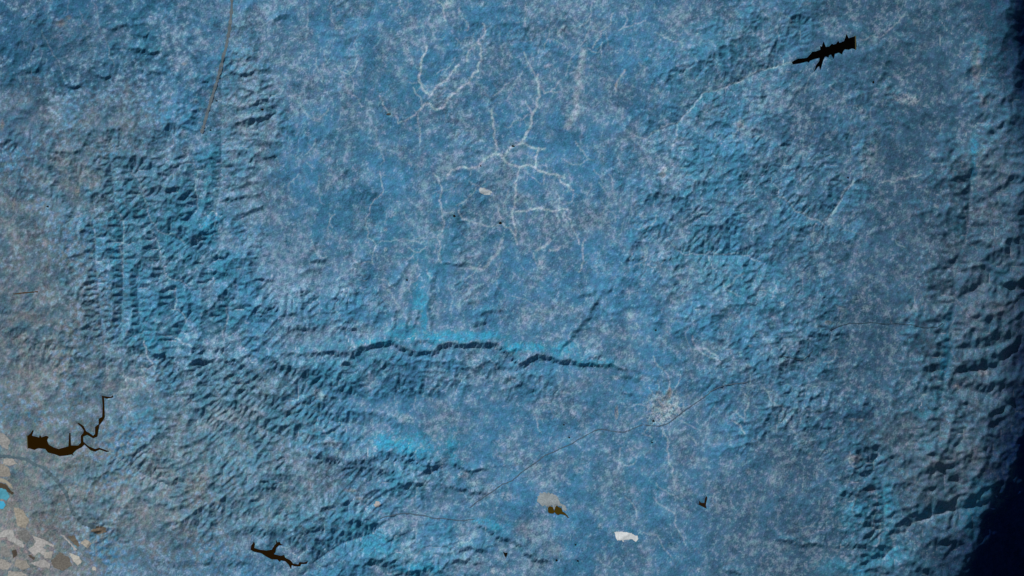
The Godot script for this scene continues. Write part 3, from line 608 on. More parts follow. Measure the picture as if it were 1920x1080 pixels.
	# bare and harvested patches: x, y, half sizes, strength, turn
	var patches := [
		[1248, 768, 42, 34, 0.85, -20], [1262, 752, 16, 24, 0.9, 0], [1703, 186, 32, 13, 0.8, 8], [840, 8, 14, 9, 0.7, 0], [880, 80, 16, 12, 0.45, 0], [740, 210, 16, 10, 0.35, 20], [632, 50, 7, 9, 0.4, 0], [712, 48, 6, 10, 0.4, 0], [775, 45, 9, 7, 0.4, 0], [800, 45, 8, 6, 0.4, 0], [762, 95, 7, 18, 0.5, -15], [772, 115, 6, 12, 0.5, -15],
		[525, 118, 14, 7, 0.45, 0], [562, 130, 12, 6, 0.45, 0], [575, 150, 5, 12, 0.35, 0], [595, 190, 12, 8, 0.25, 0], [575, 248, 6, 10, 0.5, -20], [500, 15, 24, 14, 0.35, 0], [545, 5, 20, 8, 0.35, 0], [725, 2, 18, 6, 0.35, 0], [905, 8, 14, 7, 0.4, 0], [950, 8, 12, 7, 0.45, 0],
		[855, 252, 12, 6, 0.45, -20], [903, 263, 9, 4, 0.5, 0], [1028, 124, 9, 5, 0.55, -10], [1107, 125, 8, 5, 0.4, 0], [1230, 168, 7, 14, 0.45, -30], [1148, 205, 9, 9, 0.35, 0], [1165, 225, 6, 8, 0.3, 0], [1187, 250, 12, 6, 0.4, 10], [1155, 168, 3, 8, 0.6, 5],
		[1388, 236, 16, 15, 0.6, 0], [1395, 250, 40, 14, 0.35, -25], [1420, 200, 30, 14, 0.3, -40], [1458, 175, 14, 9, 0.35, 0], [1247, 318, 8, 7, 1.0, 0], [1242, 330, 8, 9, 0.6, 0], [1262, 273, 5, 4, 0.6, 0], [1128, 290, 9, 18, 0.25, 0], [1130, 325, 4, 14, 0.3, 0],
		[1610, 205, 16, 8, 0.45, 35], [1620, 222, 10, 6, 0.4, 0], [1657, 198, 5, 4, 0.6, 0], [1510, 8, 10, 4, 0.5, 0], [1720, 40, 14, 8, 0.3, 20], [1735, 85, 20, 8, 0.22, -30], [1775, 135, 12, 8, 0.25, 30], [1640, 75, 12, 10, 0.25, 0], [1842, 178, 8, 6, 0.3, 0],
		[1632, 290, 20, 40, 0.42, 10], [1620, 330, 18, 10, 0.35, 0], [1740, 360, 9, 7, 0.4, 30], [1757, 386, 6, 4, 0.6, 15], [1555, 415, 14, 10, 0.5, 0], [1582, 415, 4, 9, 0.6, 20], [1600, 405, 3, 7, 0.5, 20], [1700, 400, 22, 14, 0.2, 0], [1750, 285, 10, 14, 0.3, 0], [1695, 440, 14, 10, 0.2, 0],
		[1595, 462, 14, 4, 0.35, 0], [1650, 475, 16, 8, 0.25, 0], [1540, 513, 7, 8, 0.6, 0], [1570, 490, 7, 5, 0.35, 0], [1630, 520, 10, 6, 0.35, 0], [1680, 510, 14, 8, 0.25, 0], [1840, 495, 8, 5, 0.45, 0], [1886, 494, 6, 7, 0.45, 0], [1905, 420, 10, 8, 0.35, 0], [1850, 410, 14, 6, 0.2, 0],
		[910, 358, 13, 6, 1.0, 15], [735, 400, 10, 8, 0.5, 0], [722, 430, 5, 4, 0.9, 0], [723, 468, 3, 4, 0.95, 0], [795, 350, 14, 18, 0.38, 20], [800, 372, 10, 12, 0.38, 0], [797, 418, 12, 14, 0.35, 0], [840, 300, 30, 14, 0.38, 20], [840, 315, 14, 9, 0.5, 0], [770, 515, 7, 14, 0.5, 0], [945, 330, 30, 30, 0.32, 0],
		[1030, 365, 10, 10, 0.4, 0], [970, 370, 14, 16, 0.35, 0], [1015, 497, 10, 16, 0.65, 0], [1010, 520, 12, 8, 0.4, 0], [1035, 345, 8, 8, 0.3, 0], [1205, 403, 10, 9, 0.45, 0], [1230, 445, 10, 14, 0.3, 0], [1240, 478, 20, 10, 0.35, -20], [1120, 500, 16, 10, 0.3, -20], [1130, 505, 22, 14, 0.25, 0],
		[985, 595, 12, 12, 0.5, 0], [1018, 600, 8, 12, 0.4, 0], [1070, 578, 7, 7, 0.6, 0], [1182, 592, 14, 12, 0.5, 30], [1190, 610, 12, 8, 0.6, 0], [1260, 600, 7, 6, 0.4, 0], [1300, 605, 5, 12, 0.35, 0], [1280, 565, 5, 5, 0.45, 0], [860, 570, 6, 16, 0.5, 0], [872, 560, 4, 12, 0.45, 0], [1405, 648, 5, 3, 0.6, 0],
		[1155, 708, 9, 5, 0.55, 0], [1210, 710, 18, 7, 0.35, 10], [1060, 735, 14, 4, 0.5, 0], [1075, 770, 9, 14, 0.5, 0], [1156, 775, 4, 14, 0.5, 5], [1170, 800, 7, 6, 0.5, 0], [1255, 735, 5, 14, 0.5, 0], [1400, 686, 8, 6, 0.5, 0], [1345, 680, 14, 6, 0.3, 20], [1380, 770, 5, 6, 0.4, 0],
		[1465, 570, 6, 6, 0.6, 0], [1415, 540, 7, 6, 0.4, 0], [1550, 605, 12, 5, 0.4, 0], [1530, 612, 8, 4, 0.4, 0], [1605, 560, 7, 8, 0.55, 0], [1625, 578, 10, 8, 0.45, 0], [1577, 580, 8, 7, 0.45, 0], [1710, 578, 20, 10, 0.42, -20], [1660, 585, 10, 14, 0.35, 0], [1690, 600, 12, 6, 0.3, 0], [1803, 586, 4, 4, 0.6, 0],
		[1690, 672, 8, 6, 0.35, 0], [1660, 655, 8, 6, 0.3, 0], [1470, 680, 20, 12, 0.3, 0], [1560, 660, 12, 8, 0.3, 0], [1540, 720, 14, 8, 0.25, 0], [1650, 738, 26, 9, 0.4, 25], [1610, 788, 22, 4, 0.5, 5], [1710, 760, 6, 4, 0.5, 0], [1780, 715, 8, 5, 0.35, 0], [1510, 825, 18, 18, 0.38, 0], [1545, 846, 7, 4, 0.8, 10],
		[1518, 855, 5, 9, 0.5, 20], [1455, 895, 20, 26, 0.38, 20], [1447, 900, 8, 9, 0.6, 0], [1450, 805, 10, 7, 0.4, 0], [1530, 890, 6, 8, 0.4, 0], [1480, 925, 10, 10, 0.4, 0], [1515, 1000, 14, 8, 0.4, 0], [1460, 1025, 24, 10, 0.35, 0], [1420, 1020, 30, 9, 0.3, 0], [1310, 1068, 9, 7, 0.6, 0], [1475, 1070, 8, 8, 0.5, 0],
		[1300, 865, 6, 14, 0.5, -20], [1320, 862, 8, 6, 0.4, 0], [1270, 900, 6, 6, 0.5, 0], [1405, 885, 8, 7, 0.4, 0], [1395, 910, 6, 6, 0.35, 0], [1183, 842, 7, 5, 0.5, 0], [1125, 985, 6, 7, 0.5, 0], [1220, 1000, 9, 5, 0.4, 0], [1265, 1025, 14, 10, 0.3, 0], [1085, 880, 10, 8, 0.4, 0],
		[940, 830, 12, 8, 0.5, 0], [970, 865, 12, 10, 0.5, 0], [1005, 875, 12, 8, 0.5, 0], [1020, 908, 10, 7, 0.6, 0], [890, 905, 14, 8, 0.5, 0], [870, 890, 12, 8, 0.5, 0], [950, 930, 16, 10, 0.5, 0], [920, 915, 16, 10, 0.45, 0], [1000, 1005, 26, 18, 0.4, 0], [1020, 985, 22, 14, 0.4, 0], [1040, 1030, 24, 14, 0.42, 0], [1000, 1060, 30, 14, 0.42, 0],
		[926, 1070, 8, 8, 0.75, 0], [870, 1015, 20, 5, 0.6, -25], [885, 1000, 14, 10, 0.4, 0], [830, 955, 10, 10, 0.4, 0], [760, 785, 20, 10, 0.5, 10], [740, 775, 14, 10, 0.45, 0], [600, 740, 22, 10, 0.5, 25], [620, 830, 20, 9, 0.5, 20], [635, 848, 10, 6, 0.55, 0], [575, 820, 14, 10, 0.3, 30], [712, 962, 5, 5, 0.5, 0],
		[560, 540, 60, 30, 0.3, -20], [520, 480, 60, 34, 0.28, -25], [640, 540, 40, 26, 0.28, 0], [560, 630, 80, 20, 0.3, 0], [680, 620, 30, 18, 0.35, 20], [480, 455, 40, 20, 0.25, -20], [700, 570, 20, 20, 0.3, 0], [660, 510, 30, 14, 0.3, -25], [890, 1060, 30, 14, 0.3, 0],
		[455, 118, 20, 10, 0.4, 0], [470, 195, 26, 5, 0.4, -12], [460, 217, 30, 5, 0.4, -12], [490, 280, 14, 10, 0.4, 0], [450, 40, 24, 24, 0.25, 0], [395, 15, 40, 20, 0.2, 0], [370, 60, 10, 9, 0.4, 0], [345, 120, 9, 5, 0.5, -20], [333, 132, 3, 5, 0.7, 0], [380, 80, 14, 7, 0.35, 0],
		[350, 285, 9, 16, 0.45, 0], [345, 250, 12, 9, 0.35, 0], [365, 190, 10, 6, 0.3, 0],
	]
	for b in patches:
		m_pale = paint_blob(m_pale, b[0], b[1], b[2], b[3], b[4] * 0.95, b[5], 0.8)
	# warm bare soil
	for b in [[20, 1015, 120, 75, 0.65], [5, 945, 60, 45, 0.55], [110, 1065, 90, 35, 0.5], [115, 45, 14, 9, 0.7], [130, 34, 6, 5, 0.8], [345, 120, 6, 4, 0.6], [85, 455, 8, 9, 0.6], [27, 385, 5, 12, 0.6], [70, 150, 10, 9, 0.4], [240, 170, 8, 20, 0.4], [145, 358, 6, 12, 0.6], [172, 350, 5, 8, 0.5], [68, 425, 4, 9, 0.4], [1155, 160, 3, 6, 0.7], [1243, 328, 5, 6, 0.8], [1387, 234, 8, 8, 0.7],
		[60, 720, 60, 60, 0.2], [5, 235, 5, 10, 0.8], [1552, 604, 8, 5, 0.6], [1800, 725, 10, 8, 0.6], [1850, 700, 20, 8, 0.4], [1875, 580, 25, 20, 0.3], [1600, 860, 16, 10, 0.5], [1635, 920, 9, 8, 0.5], [1760, 870, 20, 12, 0.3], [1830, 855, 20, 20, 0.35], [1255, 735, 4, 14, 0.8], [1156, 772, 4, 14, 0.6],
		[660, 920, 14, 4, 0.6], [675, 935, 12, 5, 0.6], [110, 690, 30, 14, 0.4], [170, 690, 20, 12, 0.35], [1835, 120, 10, 50, 0.4], [1850, 190, 12, 14, 0.4], [1090, 720, 20, 10, 0.2], [980, 990, 22, 16, 0.25], [1240, 760, 16, 20, 0.25]]:
		m_soil = paint_blob(m_soil, b[0], b[1], b[2], b[3], b[4], 0.0, 0.7)
	# close forest
	for b in [[790, 560, 20, 40, 0.9], [795, 600, 9, 34, 1.0], [760, 620, 50, 24, 0.75], [850, 630, 120, 14, 0.9], [700, 640, 60, 10, 0.8], [980, 652, 60, 12, 0.95], [1060, 650, 44, 20, 0.85], [1120, 680, 60, 9, 0.8], [620, 648, 110, 14, 0.4], [770, 830, 75, 26, 0.95], [850, 830, 18, 36, 0.85], [720, 825, 30, 20, 0.95], [900, 975, 30, 10, 0.9], [940, 985, 40, 10, 0.8],
		[760, 900, 40, 40, 0.5], [710, 1020, 60, 30, 0.7], [780, 1065, 60, 14, 0.8], [750, 1050, 80, 30, 0.5], [660, 990, 60, 40, 0.5], [840, 1010, 9, 60, 0.4], [395, 425, 26, 34, 0.9], [395, 340, 20, 90, 0.65], [420, 500, 30, 40, 0.6], [240, 430, 70, 120, 0.55], [215, 470, 14, 50, 0.75], [160, 380, 16, 40, 0.6], [155, 400, 10, 30, 0.7],
		[330, 450, 60, 160, 0.5], [300, 620, 70, 60, 0.55], [290, 640, 22, 12, 0.8], [250, 600, 30, 80, 0.5], [410, 600, 60, 50, 0.45], [430, 720, 130, 60, 0.3], [540, 730, 100, 40, 0.25], [180, 80, 170, 90, 0.35], [280, 80, 50, 40, 0.5], [250, 30, 100, 40, 0.4], [60, 150, 90, 60, 0.3], [560, 800, 90, 40, 0.4], [600, 700, 100, 40, 0.4], [690, 680, 60, 40, 0.4],
		[735, 420, 200, 60, 0.25], [800, 470, 60, 60, 0.4], [660, 270, 80, 60, 0.25], [620, 390, 70, 60, 0.2], [750, 150, 60, 50, 0.3], [1210, 110, 14, 6, 0.8], [1300, 170, 60, 40, 0.35], [1330, 500, 80, 50, 0.4], [1400, 540, 90, 50, 0.35], [1300, 455, 40, 16, 0.5], [1340, 330, 100, 60, 0.25], [1340, 80, 100, 40, 0.25],
		[1780, 640, 14, 70, 0.7], [1775, 690, 14, 30, 0.8], [1760, 740, 30, 14, 0.6], [1830, 300, 10, 60, 0.8], [1800, 430, 24, 40, 0.5], [1665, 950, 26, 70, 0.65], [1600, 960, 40, 40, 0.65], [1660, 1040, 60, 24, 0.65], [1610, 1075, 20, 14, 0.8], [1750, 960, 40, 20, 0.6], [1830, 960, 40, 60, 0.7], [1850, 930, 40, 40, 0.7], [1735, 770, 30, 14, 0.5], [1745, 830, 40, 16, 0.5],
		[1870, 60, 40, 60, 0.5], [1840, 90, 20, 30, 0.6], [1880, 520, 40, 40, 0.4], [1860, 640, 40, 50, 0.4], [1560, 1060, 50, 20, 0.6], [1260, 640, 60, 30, 0.2], [1180, 650, 30, 30, 0.2], [100, 540, 60, 50, 0.25], [60, 610, 40, 26, 0.35], [420, 850, 140, 60, 0.35], [520, 960, 100, 60, 0.4], [290, 770, 60, 30, 0.35], [1170, 920, 120, 60, 0.2], [1090, 870, 14, 30, 0.4], [930, 480, 200, 60, 0.0]]:
		m_teal = paint_blob(m_teal, b[0], b[1], b[2], b[3], b[4], 0.0, 0.8)
	# dry grassland of the western and south-western side
	for b in [[40, 620, 190, 260, 0.85], [60, 900, 240, 200, 1.0], [20, 1040, 200, 110, 1.0], [130, 330, 140, 120, 0.65], [200, 240, 110, 80, 0.55], [280, 950, 220, 130, 0.75], [20, 420, 110, 140, 0.7], [200, 720, 150, 110, 0.6], [60, 230, 100, 80, 0.5], [420, 800, 190, 130, 0.6], [500, 920, 160, 120, 0.5], [330, 900, 160, 120, 0.8], [260, 330, 90, 100, 0.4], [460, 250, 70, 180, 0.35], [1850, 600, 140, 300, 0.35], [1780, 880, 120, 130, 0.5], [1850, 350, 80, 120, 0.35], [1700, 820, 80, 60, 0.3]]:
		m_grey = paint_blob(m_grey, b[0], b[1], b[2], b[3], b[4], 0.0, 0.8)
	# darker ground patches; the large eastern ones paint in the edge darkening
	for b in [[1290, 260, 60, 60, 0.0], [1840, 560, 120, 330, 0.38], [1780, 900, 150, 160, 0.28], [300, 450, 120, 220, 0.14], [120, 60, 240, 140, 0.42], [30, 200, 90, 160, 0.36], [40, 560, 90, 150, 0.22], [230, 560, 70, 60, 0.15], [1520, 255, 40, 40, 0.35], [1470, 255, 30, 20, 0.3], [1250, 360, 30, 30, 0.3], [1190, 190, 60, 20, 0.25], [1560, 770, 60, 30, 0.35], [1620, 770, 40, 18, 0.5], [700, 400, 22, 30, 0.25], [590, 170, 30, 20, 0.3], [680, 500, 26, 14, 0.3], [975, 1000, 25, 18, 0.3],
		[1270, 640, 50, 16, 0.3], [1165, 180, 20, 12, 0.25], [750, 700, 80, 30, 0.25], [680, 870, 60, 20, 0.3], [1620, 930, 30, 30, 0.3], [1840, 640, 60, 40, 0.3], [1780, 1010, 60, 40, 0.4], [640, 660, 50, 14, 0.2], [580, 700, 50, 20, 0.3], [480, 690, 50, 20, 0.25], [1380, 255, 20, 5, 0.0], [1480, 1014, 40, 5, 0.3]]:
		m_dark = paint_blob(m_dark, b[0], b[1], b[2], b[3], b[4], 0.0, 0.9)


# ------------------------------------------------------------------ the ground sheet
func build_ground() -> void:
	var n := GW * GH
	var v := PackedVector3Array()
	var nn := PackedVector3Array()
	var cc := PackedColorArray()
	v.resize(n)
	nn.resize(n)
	cc.resize(n)
	var plain := Color(0.060, 0.208, 0.385)
	var plain_b := Color(0.098, 0.218, 0.365)
	var pale := Color(0.37, 0.49, 0.61)
	var forest := Color(0.052, 0.225, 0.35)
	var bright := Color(0.040, 0.29, 0.50)
	var grey := Color(0.130, 0.205, 0.260)
	var brown := Color(0.205, 0.230, 0.250)
	var soil := Color(0.285, 0.255, 0.245)
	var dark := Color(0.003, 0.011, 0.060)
	var east_dim := Color(0.050, 0.122, 0.213)  # ground tone with the eastern dimming painted in
	for y in GH:
		for x in GW:
			var k := y * GW + x
			var px := X0 + x * FS
			var py := Y0 + y * FS
			v[k] = world(px, py, H[k])
			var xl := maxi(x - 1, 0)
			var xr := mini(x + 1, GW - 1)
			var yu := maxi(y - 1, 0)
			var yd := mini(y + 1, GH - 1)
			var gx := (H[y * GW + xr] - H[y * GW + xl]) / ((xr - xl) * FS)
			var gy := (H[yd * GW + x] - H[yu * GW + x]) / ((yd - yu) * FS)
			nn[k] = Vector3(-gx, 1.0, -gy).normalized()
			var slope := sqrt(gx * gx + gy * gy)
			var a := N_big.get_noise_2d(px, py)
			var b := N_mid.get_noise_2d(px, py)
			var c := N_small.get_noise_2d(px, py)
			var e := N_grain.get_noise_2d(px, py)
			var s := N_streak.get_noise_2d(px, py * 0.35)
			var col := plain.lerp(plain_b, clampf(0.5 + a * 1.1 + b * 0.9, 0.0, 1.0))
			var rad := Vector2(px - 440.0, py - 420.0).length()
			# edge dimming painted into the colour eastward, dry grassland to the west
			col = col.lerp(east_dim, smooth01(820.0, 1300.0, rad + 90.0 * a) * 0.95 if px > 440.0 else 0.0)
			var g := clampf(m_grey[k] + 0.5 * b * m_grey[k], 0.0, 1.0)
			var th := N_streak.get_noise_2d((px * 0.94 + py * 0.34) * 1.2, (py * 0.94 - px * 0.34) * 0.28)
			var thread := pow(clampf(1.0 - absf(th) * 3.2, 0.0, 1.0), 2.0)
			col = col.lerp(grey.lerp(brown, clampf(0.22 + b * 0.9 + c * 0.7 + thread * 0.8 - 0.3 * maxf(-s, 0.0), 0.0, 1.0)), g)
			# woods keep to the slopes
			var w := clampf(m_teal[k] * (0.72 + c * 0.9) * (1.0 - 0.3 * g) + smooth01(0.16, 0.5, slope + 0.12 * c) * 0.30 * (1.0 - 0.6 * g), 0.0, 1.0)
			col = col.lerp(forest.lerp(bright, smooth01(0.45, 0.95, m_teal[k])), w)
			# scattered clearings and farmed ground
			var spk := c * 0.9 + e * 0.45 + s * 0.35
			var f := smooth01(0.22, 0.70, spk * 1.15 + b * 0.5 + a * 0.45) * 0.36 * (1.0 - w * 0.75) * (1.0 - 0.4 * g)
			f = maxf(f, thread * 0.25 * smooth01(-0.2, 0.4, b) * (1.0 - 0.6 * w))
			f = maxf(f, smooth01(4.2, 6.8, flow[k]) * clampf(0.52 + 0.4 * c + 1.0 * b + 0.4 * a + 0.2 * smooth01(0.1, 0.4, slope), 0.0, 0.95) * (0.7 + 0.3 * smooth01(0.05, 0.25, slope)))
			f = maxf(f, m_pale[k] * clampf(0.85 + spk * 1.9, 0.0, 1.35))
			f = maxf(f, m_line[k] * clampf(0.85 + c * 0.6 + e * 0.4, 0.2, 1.2))
			var east := smooth01(800.0, 1300.0, rad) if px > 440.0 else 0.0
			col = col.lerp(pale.lerp(brown.lerp(pale, 0.45), maxf(g, east * 0.7)), clampf(f * (1.0 - 0.1 * east), 0.0, 1.0))
			col = col.lerp(soil, clampf(m_soil[k] * (0.7 + c * 0.8 + e * 0.5), 0.0, 1.0))
			col = col.lerp(dark, clampf(maxf(m_dark[k] * (0.85 + c * 0.7), 0.97 * smooth01(1415.0, 1560.0, rad + 40.0 * a + 25.0 * b + 25.0 * c) if px > 1500.0 else 0.0), 0.0, 1.0))  # shade toward the eastern rim is painted into the ground colour
			# greener and pinker growth in turn
			var hue := N_small.get_noise_2d(px * 0.8 + 700.0, py * 0.8 - 300.0)
			var z1 := N_cell.get_noise_2d(px, py)
			var z2 := N_cell.get_noise_2d(px * 2.6 + 500.0, py * 2.6)
			var m := 1.0 + 0.46 * e + 0.28 * c + 0.10 * b + (0.13 * z1 + 0.10 * z2) * (1.0 - 0.5 * w)
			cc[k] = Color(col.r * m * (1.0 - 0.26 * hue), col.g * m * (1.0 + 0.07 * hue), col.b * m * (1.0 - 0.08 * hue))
	var ix := PackedInt32Array()
	ix.resize((GW - 1) * (GH - 1) * 6)
	var at := 0
	for y in GH - 1:
		for x in GW - 1:
			var k := y * GW + x
			ix[at] = k
			ix[at + 1] = k + 1
			ix[at + 2] = k + GW
			ix[at + 3] = k + 1
			ix[at + 4] = k + GW + 1
			ix[at + 5] = k + GW
			at += 6
	# the land goes on, coarser, beyond the mapped part
	var rim := PackedInt32Array()
	for x in GW:
		rim.append(x)
	for y in range(1, GH):
		rim.append(y * GW + GW - 1)
	for x in range(GW - 2, -1, -1):
		rim.append((GH - 1) * GW + x)
	for y in range(GH - 2, 0, -1):
		rim.append(y * GW)
	var first := v.size()
	for k in rim:
		var q := v[k]
		v.append(Vector3(q.x * 4.0, q.y, q.z * 4.0))
		nn.append(Vector3.UP)
		cc.append(cc[k])
	var rn := rim.size()
	for i in rn:
		var j := (i + 1) % rn
		ix.append_array(PackedInt32Array([rim[i], first + i, rim[j], rim[j], first + i, first + j]))
	var arr := []
	arr.resize(Mesh.ARRAY_MAX)
	arr[Mesh.ARRAY_VERTEX] = v
	arr[Mesh.ARRAY_NORMAL] = nn
	arr[Mesh.ARRAY_COLOR] = cc
	arr[Mesh.ARRAY_INDEX] = ix
	var mesh := ArrayMesh.new()
	mesh.add_surface_from_arrays(Mesh.PRIMITIVE_TRIANGLES, arr)
	var m := mat(Color(1, 1, 1), 1.0, 0.0)
	m.vertex_color_use_as_albedo = true
	m.specular_mode = BaseMaterial3D.SPECULAR_DISABLED
	var o := put("terrain", mesh, m)
	tag(o, "blue-grey mountain country and plains with eroded ridges seen from above", "", "", "structure")


# ------------------------------------------------------------------ water
func edge_distance(p: Vector2, poly: PackedVector2Array) -> float:
	var best := 1e9
	for i in poly.size():
		var a := poly[i]
		var b := poly[(i + 1) % poly.size()]
		best = minf(best, p.distance_squared_to(Geometry2D.get_closest_point_to_segment(p, a, b)))
	var d := sqrt(best)
	return -d if Geometry2D.is_point_in_polygon(p, poly) else d


# beds the water into the ground and gives back its level
func flood(poly: PackedVector2Array, bank: float) -> float:
	var level := 0.0
	for q in poly:
		level += ground(q.x, q.y)
	level = level / poly.size() - 0.6
	var lo := poly[0]
	var hi := poly[0]
	for q in poly:
		lo = lo.min(q)
		hi = hi.max(q)
	bank *= 2.0
	lo -= Vector2(bank, bank)
	hi += Vector2(bank, bank)
	for iy in range(maxi(0, int((lo.y - Y0) / FS)), mini(GH - 1, int((hi.y - Y0) / FS) + 1) + 1):
		for ix in range(maxi(0, int((lo.x - X0) / FS)), mini(GW - 1, int((hi.x - X0) / FS) + 1) + 1):
			var p := Vector2(X0 + ix * FS, Y0 + iy * FS)
			var d := edge_distance(p, poly)
			var k := iy * GW + ix
			if d < 1.7:
				H[k] = level - 0.35 + minf(0.0, d) * 0.2
			elif d < bank:
				var t := smooth01(1.7, bank, d)
				H[k] = lerpf(level + 0.25 + (d - 1.7) * 0.1, H[k], t)
	return level


func water_mesh(poly: PackedVector2Array, level: float) -> Mesh:
	var c := Vector2.ZERO
	for q in poly:
		c += q / poly.size()
	var st := SurfaceTool.new()
	st.begin(Mesh.PRIMITIVE_TRIANGLES)
	var tri := Geometry2D.triangulate_polygon(poly)
	for i in range(0, tri.size(), 3):
		var a := poly[tri[i]]
		var b := poly[tri[i + 1]]
		var d := poly[tri[i + 2]]
		if (b - a).cross(d - a) < 0.0:
			var t := b
			b = d
			d = t
		for q in [a, b, d]:
			st.set_normal(Vector3.UP)
			st.add_vertex(Vector3((q.x - c.x) * P, 0.0, (q.y - c.y) * P))
	return st.commit()


func middle(poly: PackedVector2Array) -> Vector2:
	var c := Vector2.ZERO
	for q in poly:
		c += q / poly.size()
	return c


func from_zoom(flat: Array, scale: float, ox: float, oy: float) -> PackedVector2Array:
	var out := PackedVector2Array()
	for i in range(0, flat.size() - 1, 2):
		out.append(Vector2(ox + flat[i] / scale, oy + flat[i + 1] / scale))
	return out


# ------------------------------------------------------------------ things laid on the ground
func drape(poly: PackedVector2Array, lift: float, rag := 0.8, step := 0.75) -> Mesh:
	var c := middle(poly)
	var base := ground(c.x, c.y)
	var lo := poly[0]
	var hi := poly[0]
	for q in poly:
		lo = lo.min(q)
		hi = hi.max(q)
	var st := SurfaceTool.new()
	st.begin(Mesh.PRIMITIVE_TRIANGLES)
	var nx := int((hi.x - lo.x) / step) + 1
	var ny := int((hi.y - lo.y) / step) + 1
	for j in ny:
		for i in nx:
			var x := lo.x + i * step
			var y := lo.y + j * step
			if not Geometry2D.is_point_in_polygon(Vector2(x + rag * 2.0 * N_small.get_noise_2d(x * 1.5, y * 1.5), y + rag * 2.0 * N_small.get_noise_2d(y * 1.5 + 90.0, x * 1.5)), poly):
				continue
			var q := []
			for o in [[0, 0], [1, 0], [1, 1], [0, 1]]:
				var wx: float = x + o[0] * step
				var wy: float = y + o[1] * step
				q.append(Vector3((wx - c.x) * P, (ground(wx, wy) + lift - base) * P, (wy - c.y) * P))
			for t in [0, 1, 2, 0, 2, 3]:
				st.add_vertex(q[t])
	st.index()
	st.generate_normals()
	return st.commit()


func strip(line: PackedVector2Array, width: float, lift: float) -> Mesh:
	var even := PackedVector2Array()
	for i in line.size() - 1:
		var n := maxi(1, int(line[i].distance_to(line[i + 1]) / 1.2))
		for s in n:
			even.append(line[i].lerp(line[i + 1], float(s) / n))
	even.append(line[line.size() - 1])
	var base := ground(even[0].x, even[0].y)
	var st := SurfaceTool.new()
	st.begin(Mesh.PRIMITIVE_TRIANGLES)
	var prev := []
	for i in even.size():
		var d := (even[mini(i + 1, even.size() - 1)] - even[maxi(i - 1, 0)]).normalized()
		var w := width * 0.5 * (1.0 + 0.8 * N_small.get_noise_2d(even[i].x * 1.6, even[i].y * 1.6))
		var side := Vector2(-d.y, d.x) * w
		var cur := []
		var top := maxf(ground(even[i].x, even[i].y), maxf(ground(even[i].x + side.x, even[i].y + side.y), ground(even[i].x - side.x, even[i].y - side.y))) + lift
		for s in [-1.0, 1.0]:
			var q: Vector2 = even[i] + side * s
			cur.append(Vector3((q.x - even[0].x) * P, (top - base) * P, (q.y - even[0].y) * P))
		if i > 0:
			for t in [prev[0], cur[0], cur[1], prev[0], cur[1], prev[1]]:
				st.add_vertex(t)
		prev = cur
	st.index()
	st.generate_normals()
	return st.commit()


func add_strip(called: String, flat: Array, width: float, m: Material, label: String, wander := 0.1) -> void:
	var line := wig(pts(flat), wander, 3)
	var o := put(called, strip(line, width, 0.22), m)
	o.position = world(line[0].x, line[0].y, ground(line[0].x, line[0].y))
	tag(o, label, "", "", "structure")


func add_patch(called: String, poly: PackedVector2Array, m: Material, label: String, category: String, group := "", kind := "", rag := 0.8) -> MeshInstance3D:
	var c := middle(poly)
	var o := put(called, drape(poly, 0.22, rag), m)
	o.position = world(c.x, c.y, ground(c.x, c.y))
	tag(o, label, category, group, kind)
	return o


# a mottled material: the thing's own grain
func mottled(c: Color, spread: float, freq: float, s: int) -> StandardMaterial3D:
	var m := mat(c, 1.0, 0.0)
	var n := FastNoiseLite.new()
	noise(n, freq, 4, s)
	var t := NoiseTexture2D.new()
	t.width = 256
	t.height = 256
	t.seamless = true
	t.noise = n
	var r := Gradient.new()
	var lo := Color(1.0 - spread, 1.0 - spread, 1.0 - spread).linear_to_srgb()
	r.set_color(0, lo)
	r.set_color(1, Color(1, 1, 1))
	t.color_ramp = r
	m.albedo_texture = t
	m.uv1_triplanar = true
	m.uv1_scale = Vector3.ONE / (60.0 * P)
	return m


